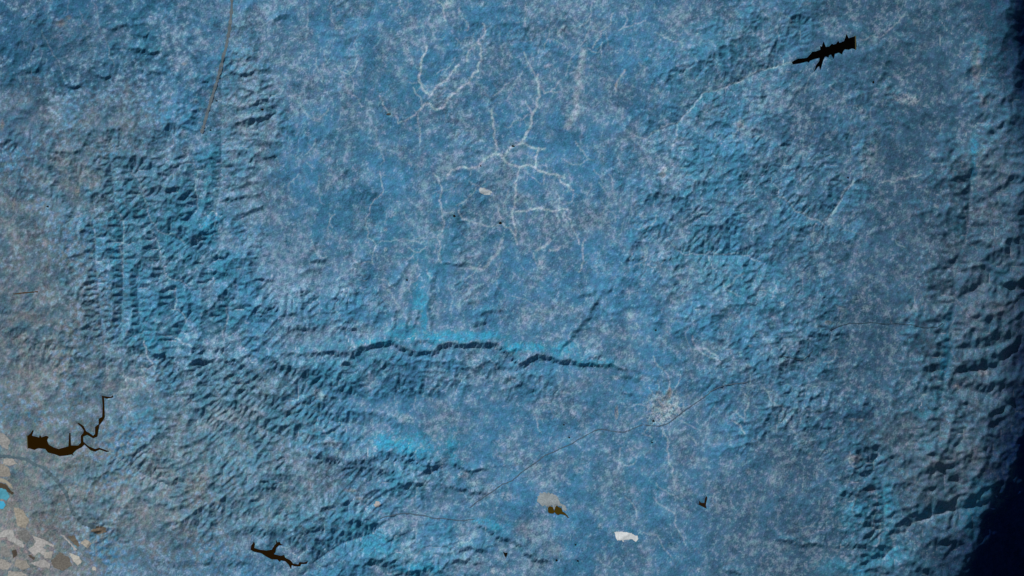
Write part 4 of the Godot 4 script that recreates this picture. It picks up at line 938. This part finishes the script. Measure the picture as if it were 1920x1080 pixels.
func _ready() -> void:
	# ---------------- camera, sky, sun
	var cam := Camera3D.new()
	cam.name = "camera"
	cam.position = Vector3(0, D * P, 0)
	cam.rotation_degrees = Vector3(-90, 0, 0)
	cam.fov = rad_to_deg(2.0 * atan(540.0 / D))
	cam.near = 1000.0
	cam.far = D * P * 3.0
	add_child(cam)
	var sky_mat := ProceduralSkyMaterial.new()
	sky_mat.sky_top_color = Color(0.40, 0.47, 0.52)
	sky_mat.sky_horizon_color = Color(0.58, 0.64, 0.66)
	sky_mat.ground_bottom_color = Color(0.05, 0.08, 0.12)
	sky_mat.ground_horizon_color = Color(0.30, 0.38, 0.46)
	var sky := Sky.new()
	sky.sky_material = sky_mat
	var env := Environment.new()
	env.background_mode = Environment.BG_SKY
	env.sky = sky
	env.background_energy_multiplier = 0.6
	env.tonemap_mode = Environment.TONE_MAPPER_LINEAR
	env.tonemap_exposure = 1.0
	env.sdfgi_enabled = true
	env.ssao_enabled = true
	env.ssil_enabled = true
	var we := WorldEnvironment.new()
	we.name = "sky"
	we.environment = env
	add_child(we)
	var sun := DirectionalLight3D.new()
	sun.name = "sun"
	sun.light_energy = 1.3
	sun.light_color = Color(1.0, 0.97, 0.93)
	sun.light_angular_distance = 0.5
	sun.shadow_enabled = true
	sun.rotation_degrees = Vector3(-SUN_EL, 180.0 + SUN_AZ, 0)
	add_child(sun)

	rng.seed = 4711
	noise(N_big, 1.0 / 170.0, 3, 11)
	noise(N_mid, 1.0 / 48.0, 4, 23)
	noise(N_small, 1.0 / 13.0, 4, 37)
	noise(N_grain, 1.0 / 3.4, 2, 41)
	noise(N_streak, 1.0 / 9.0, 3, 53)
	N_cell.noise_type = FastNoiseLite.TYPE_CELLULAR
	N_cell.seed = 71
	N_cell.frequency = 1.0 / 52.0
	N_cell.cellular_return_type = FastNoiseLite.RETURN_CELL_VALUE
	N_cell.domain_warp_enabled = true
	N_cell.domain_warp_amplitude = 26.0
	N_cell.domain_warp_frequency = 0.02
	N_cell.fractal_type = FastNoiseLite.FRACTAL_NONE
	noise(N_ridge, 1.0 / 16.0, 2, 67)

	# ---------------- the land
	build_heights()
	soften(1, 0.2)
	build_scarps()
	for y in GH:
		for x in GW:
			var px := X0 + x * FS
			var py := Y0 + y * FS
			H[y * GW + x] += shade_drop(px, py) + 0.16 * N_small.get_noise_2d(px, py) + 0.05 * N_grain.get_noise_2d(px, py)  # includes the invented eastern drop that shades the rim
	soften_east(3)

	# ---------------- reservoirs
	var lakes := [
		["reservoir", Color(0.0015, 0.0012, 0.001), from_zoom([265, 525, 330, 490, 440, 478, 475, 440, 500, 408, 540, 405, 592, 385, 588, 342, 607, 352, 629, 290, 655, 355, 690, 350, 722, 316, 742, 328, 770, 318, 793, 284, 810, 308, 860, 288, 872, 260, 890, 204, 914, 255, 987, 230, 1001, 290, 1004, 345, 992, 382, 950, 370, 915, 385, 870, 380, 852, 400, 837, 438, 800, 418, 757, 432, 741, 490, 713, 440, 692, 446, 683, 475, 655, 463, 642, 467, 622, 510, 608, 560, 592, 616, 578, 572, 566, 577, 518, 640, 543, 560, 578, 515, 584, 477, 520, 492, 472, 512, 462, 533, 438, 520, 360, 540, 280, 552], 6.067, 1440, 30),
			"large black reservoir with spiky side arms and a straight dam at its east end", 14.0],
		["reservoir", Color(0.020, 0.0095, 0.001), from_zoom([150, 295, 170, 280, 185, 258, 190, 262, 180, 290, 220, 300, 225, 285, 235, 300, 260, 290, 275, 297, 265, 315, 275, 340, 300, 355, 330, 365, 385, 350, 390, 275, 397, 275, 400, 345, 440, 345, 455, 330, 455, 290, 468, 277, 472, 262, 455, 238, 435, 222, 445, 218, 470, 235, 485, 265, 500, 273, 525, 290, 535, 280, 535, 240, 555, 225, 555, 195, 575, 185, 578, 120, 573, 65, 600, 70, 625, 72, 635, 62, 638, 75, 600, 82, 585, 76, 588, 120, 590, 185, 580, 205, 560, 230, 548, 295, 525, 305, 490, 285, 468, 295, 470, 325, 500, 350, 535, 365, 560, 358, 615, 378, 600, 382, 560, 368, 535, 380, 510, 372, 475, 340, 460, 355, 430, 370, 410, 390, 415, 405, 405, 395, 370, 402, 335, 405, 310, 395, 270, 385, 255, 365, 215, 360, 195, 370, 160, 360, 155, 330], 3.0, 0, 720),
			"dark brown winding reservoir with two narrow river arms near the western edge", 10.0],
		["reservoir", Color(0.016, 0.008, 0.002), from_zoom([1410, 930, 1415, 905, 1430, 885, 1436, 900, 1430, 920, 1460, 930, 1500, 935, 1530, 930, 1545, 905, 1555, 895, 1553, 872, 1562, 890, 1575, 885, 1580, 898, 1600, 905, 1570, 906, 1555, 920, 1550, 945, 1540, 955, 1580, 965, 1600, 960, 1605, 975, 1635, 990, 1650, 1008, 1678, 1013, 1685, 1000, 1710, 1002, 1735, 995, 1725, 1010, 1695, 1011, 1690, 1024, 1660, 1024, 1642, 1017, 1638, 1040, 1625, 1015, 1605, 995, 1580, 990, 1575, 1000, 1560, 985, 1530, 985, 1500, 970, 1470, 950, 1430, 942], 3.0, 0, 720),
			"narrow dark forked reservoir among teal hills at the south edge", 9.0],
		["reservoir", Color(0.060, 0.042, 0.006), from_zoom([268, 566, 285, 554, 305, 560, 316, 590, 324, 562, 335, 547, 347, 559, 371, 569, 379, 594, 396, 604, 411, 619, 427, 641, 418, 642, 400, 624, 380, 617, 360, 613, 345, 622, 330, 613, 318, 599, 310, 610, 285, 609, 270, 601], 4.0, 960, 810),
			"small olive two-lobed reservoir below a pale grey clearing", 6.0],
		["reservoir", Color(0.020, 0.012, 0.006), from_zoom([1383, 534, 1400, 537, 1402, 510, 1412, 525, 1425, 530, 1440, 530, 1445, 500, 1455, 476, 1463, 490, 1456, 520, 1451, 545, 1456, 570, 1440, 564, 1415, 551], 4.0, 960, 810),
			"small dark V-shaped reservoir on the south-eastern plain", 5.0],
		["reservoir", Color(0.008, 0.006, 0.003), from_zoom([1853, 893, 1870, 904, 1887, 901, 1881, 925, 1875, 942, 1862, 923], 4.0, 480, 810),
			"tiny black wedge-shaped reservoir east of the white-edged southern ridge", 4.0],
	]
	var ponds := [
		[493, 206, 2.6, 1.8, "tiny black pond on a pale spur east of the straight road"], [852, 405, 2.2, 2.0, "tiny dark pond just west of the pale branching streams"], [938, 418, 3.0, 2.4, "tiny black pond at the joint of three pale streams"],
		[962, 274, 3.2, 1.8, "small dark pond where pale streams meet in the upper middle"], [901, 311, 1.6, 1.2, "tiny dark pond on the pale stream below the upper middle"], [729, 214, 4.5, 2.2, "small grey-brown pond in pale fields left of the wavy white streams"],
		[1225, 789, 2.4, 2.0, "small black pond on the southern edge of the grey town"], [1229, 619, 2.2, 1.6, "tiny black pond beside dark woods north of the town"], [763, 525, 1.8, 1.8, "tiny black pond by a pale wedge above the long ridge"],
		[1043, 1050, 2.4, 1.8, "small black pond near the south edge, east of the striped ridge"], [1083, 1051, 2.0, 1.4, "smaller brown pond just east of a black pond at the south edge"], [1067, 820, 1.5, 1.6, "tiny black pond north of the brown highway"],
		[1057, 796, 1.6, 1.2, "tiny black pond west of the highway bend"], [1590, 333, 2.0, 1.6, "tiny black pond at the head of the pale eastern valley"], [1637, 154, 2.0, 1.8, "tiny black pond south-east of the large black reservoir"],
		[1079, 1021, 1.8, 1.4, "tiny dark pond between pale fields and the white quarry"], [1222, 829, 1.6, 1.4, "tiny black pond on a pale thread south of the town"], [90, 387, 2.4, 1.4, "tiny black pond in grey western grassland"], [406, 189, 2.0, 1.3, "tiny black pond just east of the end of the brown road"],
		[395, 244, 1.8, 1.2, "tiny black pond near the southern tip of the brown road"],
	]
	var levels := []
	for l in lakes:
		levels.append(flood(l[2], l[4]))
	var pond_polys := []
	var pond_levels := []
	for p in ponds:
		var poly := PackedVector2Array()
		for i in 10:
			var an := TAU * i / 10.0
			var r := rng.randf_range(0.75, 1.25)
			poly.append(Vector2(p[0] + cos(an) * p[2] * r, p[1] + sin(an) * p[3] * r))
		pond_polys.append(poly)
		pond_levels.append(flood(poly, 4.5))

	build_cover()
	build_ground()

	for i in lakes.size():
		var l: Array = lakes[i]
		var c := middle(l[2])
		var root := Node3D.new()
		root.name = numbered(l[0])
		add_child(root, true)
		root.position = world(c.x, c.y, levels[i])
		tag(root, l[3], "reservoir")
		put("water_surface", water_mesh(l[2], levels[i]), mat(l[1], 0.25, 0.04), root)
		if i < 2:
			var a := Vector2(1603.5, 67.5) if i == 0 else Vector2(51.0, 816.0)
			var b := Vector2(1604.0, 93.5) if i == 0 else Vector2(52.5, 841.5)
			var st := SurfaceTool.new()
			st.begin(Mesh.PRIMITIVE_TRIANGLES)
			var d := (b - a).normalized()
			var s := Vector2(-d.y, d.x)
			var ends := []
			for q in [a, b]:
				var ring := []
				for o in [[-1.6, -1.0], [-0.5, 0.6], [0.5, 0.6], [1.6, -1.0]]:
					var w: Vector2 = q + s * o[0] - c
					ring.append(Vector3(w.x * P, o[1] * P, w.y * P))
				ends.append(ring)
			for k in 3:
				for t in [ends[0][k], ends[0][k + 1], ends[1][k + 1], ends[0][k], ends[1][k + 1], ends[1][k]]:
					st.add_vertex(t)
			st.generate_normals()
			var dm := mat(Color(0.085, 0.085, 0.05), 1.0, 0.0)
			dm.cull_mode = BaseMaterial3D.CULL_DISABLED
			var dam := put("dam", st.commit(), dm, root)
			dam.set_meta("label", "olive earth dam across the end of the reservoir")
	for i in ponds.size():
		var c := middle(pond_polys[i])
		var o := put("pond", water_mesh(pond_polys[i], pond_levels[i]), mat(Color(0.008, 0.006, 0.003) if i != 5 else Color(0.06, 0.065, 0.07), 0.25, 0.04))
		o.position = world(c.x, c.y, pond_levels[i] + 0.08)
		tag(o, ponds[i][4], "pond", "ponds scattered over the plain")

	# ---------------- roads, canals and rivers
	var road_brown := mottled(Color(0.098, 0.162, 0.240), 0.4, 0.08, 5)
	var road_grey := mottled(Color(0.155, 0.205, 0.25), 0.35, 0.08, 6)
	var road_dark := mottled(Color(0.045, 0.090, 0.135), 0.35, 0.05, 7)
	add_strip("road", [436, -40, 435, 0, 432, 45, 424, 90, 412, 135, 403, 165, 394, 195, 384, 230, 378, 250], 5.2, road_grey, "straight grey-brown road corridor running south from the north edge", 0.02)
	add_strip("road", [880, 952, 910, 930, 942, 907, 960, 901, 992, 875, 1022, 853, 1065, 835, 1100, 815, 1120, 805, 1150, 808, 1170, 810, 1205, 796, 1235, 799, 1256, 791, 1282, 770, 1302, 757, 1335, 732, 1352, 724, 1400, 716], 1.7, road_brown, "brown highway crossing the southern plain through the town", 0.05)
	add_strip("road", [712, 972, 730, 967, 755, 962, 780, 965, 817, 972, 870, 976, 890, 973], 1.8, road_brown, "thin brown road curving through teal hills west of the southern reservoir", 0.05)
	add_strip("road", [1555, 618, 1575, 611, 1592, 606, 1630, 605, 1680, 606, 1710, 609, 1740, 615, 1758, 614, 1770, 606], 1.5, road_dark, "thin dark road arching across the eastern plain", 0.04)
	add_strip("road", [1460, 667, 1480, 670, 1500, 675, 1508, 673, 1517, 664, 1524, 657], 1.8, road_dark, "short dark road with a hook at its eastern end", 0.05)
	add_strip("road", [26, 551, 45, 549, 72, 547], 2.0, mottled(Color(0.10, 0.07, 0.045), 0.3, 0.05, 8), "short brown straight scratch mark in western grassland", 0.03)  # a scratch mark built as a ground strip, no real road
	add_strip("canal", [-40, 850, 15, 855, 50, 861, 82, 877, 107, 900, 125, 925, 135, 957, 155, 980, 180, 988], 6.0, mottled(Color(0.112, 0.182, 0.235), 0.3, 0.05, 9), "teal canal curving round the south-western fields", 0.04)

	# ---------------- fields, pits, clearings
	var fields := [
		[[240, 775, 320, 800, 350, 815, 410, 850, 400, 860, 345, 840, 320, 870, 350, 880, 330, 920, 290, 900, 260, 925, 210, 880, 250, 850, 270, 820], Color(0.493, 0.493, 0.507), "angular beige field with notched sides in the south-west"],
		[[520, 905, 590, 930, 615, 970, 580, 1000, 545, 960], Color(0.580, 0.580, 0.551), "pale pentagonal field, brightest of the south-western fields"],
		[[455, 768, 480, 775, 580, 880, 560, 885, 500, 810], Color(0.464, 0.478, 0.507), "long thin slanting pale field in the south-west"],
		[[-60, 760, 0, 750, 60, 725, 100, 740, 115, 790, 170, 820, 185, 865, 150, 860, 110, 830, 60, 810, 50, 780, -60, 800], Color(0.464, 0.478, 0.493), "ragged beige field touching the western edge"],
		[[690, 1000, 715, 1010, 720, 1040, 695, 1035], Color(0.551, 0.551, 0.536), "tiny pale field east of the pentagonal field"],
		[[680, 740, 730, 700, 790, 715, 800, 750, 740, 765], Color(0.200, 0.170, 0.140), "brown field at the end of the teal canal"],
		[[90, 885, 125, 880, 130, 920, 100, 945], Color(0.120, 0.100, 0.085), "small dark brown field near the western edge"],
		[[215, 915, 270, 940, 255, 960, 225, 940], Color(0.130, 0.115, 0.100), "small dark brown field below the notched beige field"],
		[[385, 960, 450, 900, 520, 940, 540, 1000, 470, 1040, 400, 1010], Color(0.21, 0.20, 0.185), "large grey-brown field west of the pentagonal field"],
		[[230, 980, 330, 950, 380, 990, 370, 1020, 290, 1010], Color(0.420, 0.420, 0.435), "beige field south of the notched field"],
		[[500, 780, 560, 775, 600, 850, 580, 860], Color(0.200, 0.180, 0.150), "slanting brown field beside the long thin pale one"],
		[[100, 560, 170, 580, 220, 660, 190, 720, 130, 700], Color(0.392, 0.370, 0.326), "tan field south of the turquoise pools"],
		[[10, 850, 60, 870, 80, 930, 40, 940, 0, 900], Color(0.300, 0.310, 0.320), "grey field west of the small dark brown field"],
		[[-60, 960, 20, 950, 90, 990, 60, 1030, -60, 1020], Color(0.420, 0.410, 0.400), "pale strip field at the western edge near the corner"],
		[[120, 950, 200, 965, 225, 1010, 170, 1035, 110, 1000], Color(0.350, 0.340, 0.320), "tan field between the dark brown field and the corner"],
		[[130, 740, 200, 730, 235, 780, 200, 830, 150, 790], Color(0.260, 0.270, 0.280), "grey field just west of the notched beige field"],
		[[60, 1040, 160, 1045, 210, 1075, 60, 1090], Color(0.400, 0.395, 0.385), "pale field on the south edge near the corner"],
		[[330, 900, 400, 890, 385, 945, 335, 945], Color(0.430, 0.425, 0.415), "small pale block field between beige and grey-brown fields"],
		[[600, 830, 640, 800, 690, 830, 660, 870], Color(0.420, 0.405, 0.370), "small cream field below the brown field at the canal's end"],
		[[30, 200, 90, 195, 130, 235, 80, 250, 20, 240], Color(0.420, 0.415, 0.410), "pale pink field under the western end of the canal"],
		[[-40, 0, 30, 10, 75, 60, 60, 130, 20, 110, -40, 60], Color(0.360, 0.370, 0.380), "pale grey field west of the winding brown reservoir"],
		[[-60, 230, 20, 240, 70, 270, 80, 330, 30, 335, -60, 325], Color(0.330, 0.320, 0.300), "beige field above the pale crescent sand bank"],
	]
	for i in fields.size():
		add_patch("crop_field", from_zoom(fields[i][0], 4.0, 0, 810), mottled(fields[i][1] * (1.15 if fields[i][1].r > 0.3 else 1.0), 0.45, 0.05, 20 + i), fields[i][2], "", "", "structure", 0.8)
	add_patch("turquoise_pool", from_zoom([-80, 420, 0, 420, 40, 425, 75, 480, 50, 510, 0, 500, -80, 500], 4.0, 0, 810), mat(Color(0.09, 0.36, 0.50), 0.4, 0.2), "turquoise evaporation pool under the pale crescent bank", "pool", "turquoise pools at the western edge")
	add_patch("turquoise_pool", from_zoom([-80, 515, 0, 515, 30, 520, 45, 545, 25, 570, 0, 575, -80, 575], 4.0, 0, 810), mat(Color(0.07, 0.44, 0.72), 0.4, 0.2), "brighter blue pool, southern one of the two at the western edge", "pool", "turquoise pools at the western edge")
	add_patch("sand_bank", from_zoom([-80, 335, 0, 340, 50, 360, 85, 390, 95, 425, 70, 410, 45, 380, 0, 372, -80, 372], 4.0, 0, 810), mottled(Color(0.42, 0.40, 0.34), 0.3, 0.04, 40), "pale crescent sand bank above the turquoise pools", "sand bank")
	add_patch("mud_bank", from_zoom([-80, 376, 0, 378, 45, 392, 70, 420, 105, 455, 90, 470, 60, 445, 30, 420, -80, 412], 4.0, 0, 810), mottled(Color(0.09, 0.075, 0.055), 0.3, 0.04, 41), "dark brown mud bank between the pale crescent and the pools", "mud bank")
	add_patch("quarry", from_zoom([765, 745, 790, 742, 850, 748, 900, 758, 915, 768, 940, 775, 945, 795, 925, 825, 905, 800, 880, 800, 840, 808, 830, 820, 815, 805, 785, 810, 775, 780], 4.0, 960, 810), mottled(Color(0.72, 0.78, 0.84), 0.25, 0.04, 42), "bright white quarry with a straight upper edge on the southern plain", "quarry", "", "", 0.7)
	add_patch("clearing", from_zoom([185, 480, 215, 455, 260, 450, 320, 465, 345, 490, 360, 520, 400, 565, 415, 590, 395, 590, 375, 565, 345, 548, 333, 545, 318, 575, 300, 555, 270, 560, 230, 550, 195, 530], 4.0, 960, 810), mottled(Color(0.37, 0.44, 0.49), 0.4, 0.06, 43), "pale grey clearing just north of the olive reservoir", "clearing", "", "", 2.0)
	var disc := PackedVector2Array()
	for i in 18:
		disc.append(Vector2(707, 944) + Vector2.from_angle(TAU * i / 18.0) * 6.4)
	add_patch("clearing", disc, mottled(Color(0.36, 0.36, 0.38), 0.25, 0.05, 44), "round pinkish pale clearing among the teal southern hills", "clearing", "", "", 2.0)
	add_patch("quarry", pts([897, 354, 906, 352, 915, 357, 922, 360, 918, 365, 908, 364, 900, 361]), mottled(Color(0.52, 0.60, 0.67), 0.35, 0.06, 46), "white oval quarry amid the pale branching streams", "quarry", "", "", 1.8)

	# ---------------- towns: streets of low blocks
	town([980, 1010, 1030, 960, 1080, 900, 1100, 850, 1150, 820, 1180, 800, 1210, 860, 1250, 920, 1230, 970, 1180, 1000, 1130, 1025, 1060, 1030], 4.0, 960, 540, 420, "grey-tan town spread beside the bend of the brown highway", Color(0.36, 0.38, 0.385))


func town(flat: Array, scale: float, ox: float, oy: float, count: int, label: String, tone: Color) -> void:
	var poly := from_zoom(flat, scale, ox, oy)
	var c := middle(poly)
	var base := ground(c.x, c.y)
	var root := Node3D.new()
	root.name = numbered("town")
	add_child(root, true)
	root.position = world(c.x, c.y, base)
	tag(root, label, "town")
	var lo := poly[0]
	var hi := poly[0]
	for q in poly:
		lo = lo.min(q)
		hi = hi.max(q)
	var st := SurfaceTool.new()
	st.begin(Mesh.PRIMITIVE_TRIANGLES)
	var done := 0
	var tries := 0
	while done < count and tries < count * 20:
		tries += 1
		var p := Vector2(rng.randf_range(lo.x, hi.x), rng.randf_range(lo.y, hi.y))
		p = (p / 1.1).floor() * 1.1 + Vector2(rng.randf_range(0.0, 0.3), rng.randf_range(0.0, 0.3))
		if edge_distance(p, poly) > -0.5 + 9.0 * N_small.get_noise_2d(p.x * 1.2, p.y * 1.2):
			continue
		done += 1
		var b := BoxMesh.new()
		b.size = Vector3(rng.randf_range(0.35, 0.95) * P, rng.randf_range(0.12, 0.3) * P, rng.randf_range(0.35, 0.95) * P)
		st.append_from(b, 0, Transform3D(Basis(Vector3.UP, 0.35), Vector3((p.x - c.x) * P, (ground(p.x, p.y) - base) * P + b.size.y * 0.4, (p.y - c.y) * P)))
	var o := put("building_blocks", st.commit(), mottled(tone, 0.45, 0.09, 60 + count), root)
	o.set_meta("kind", "stuff")
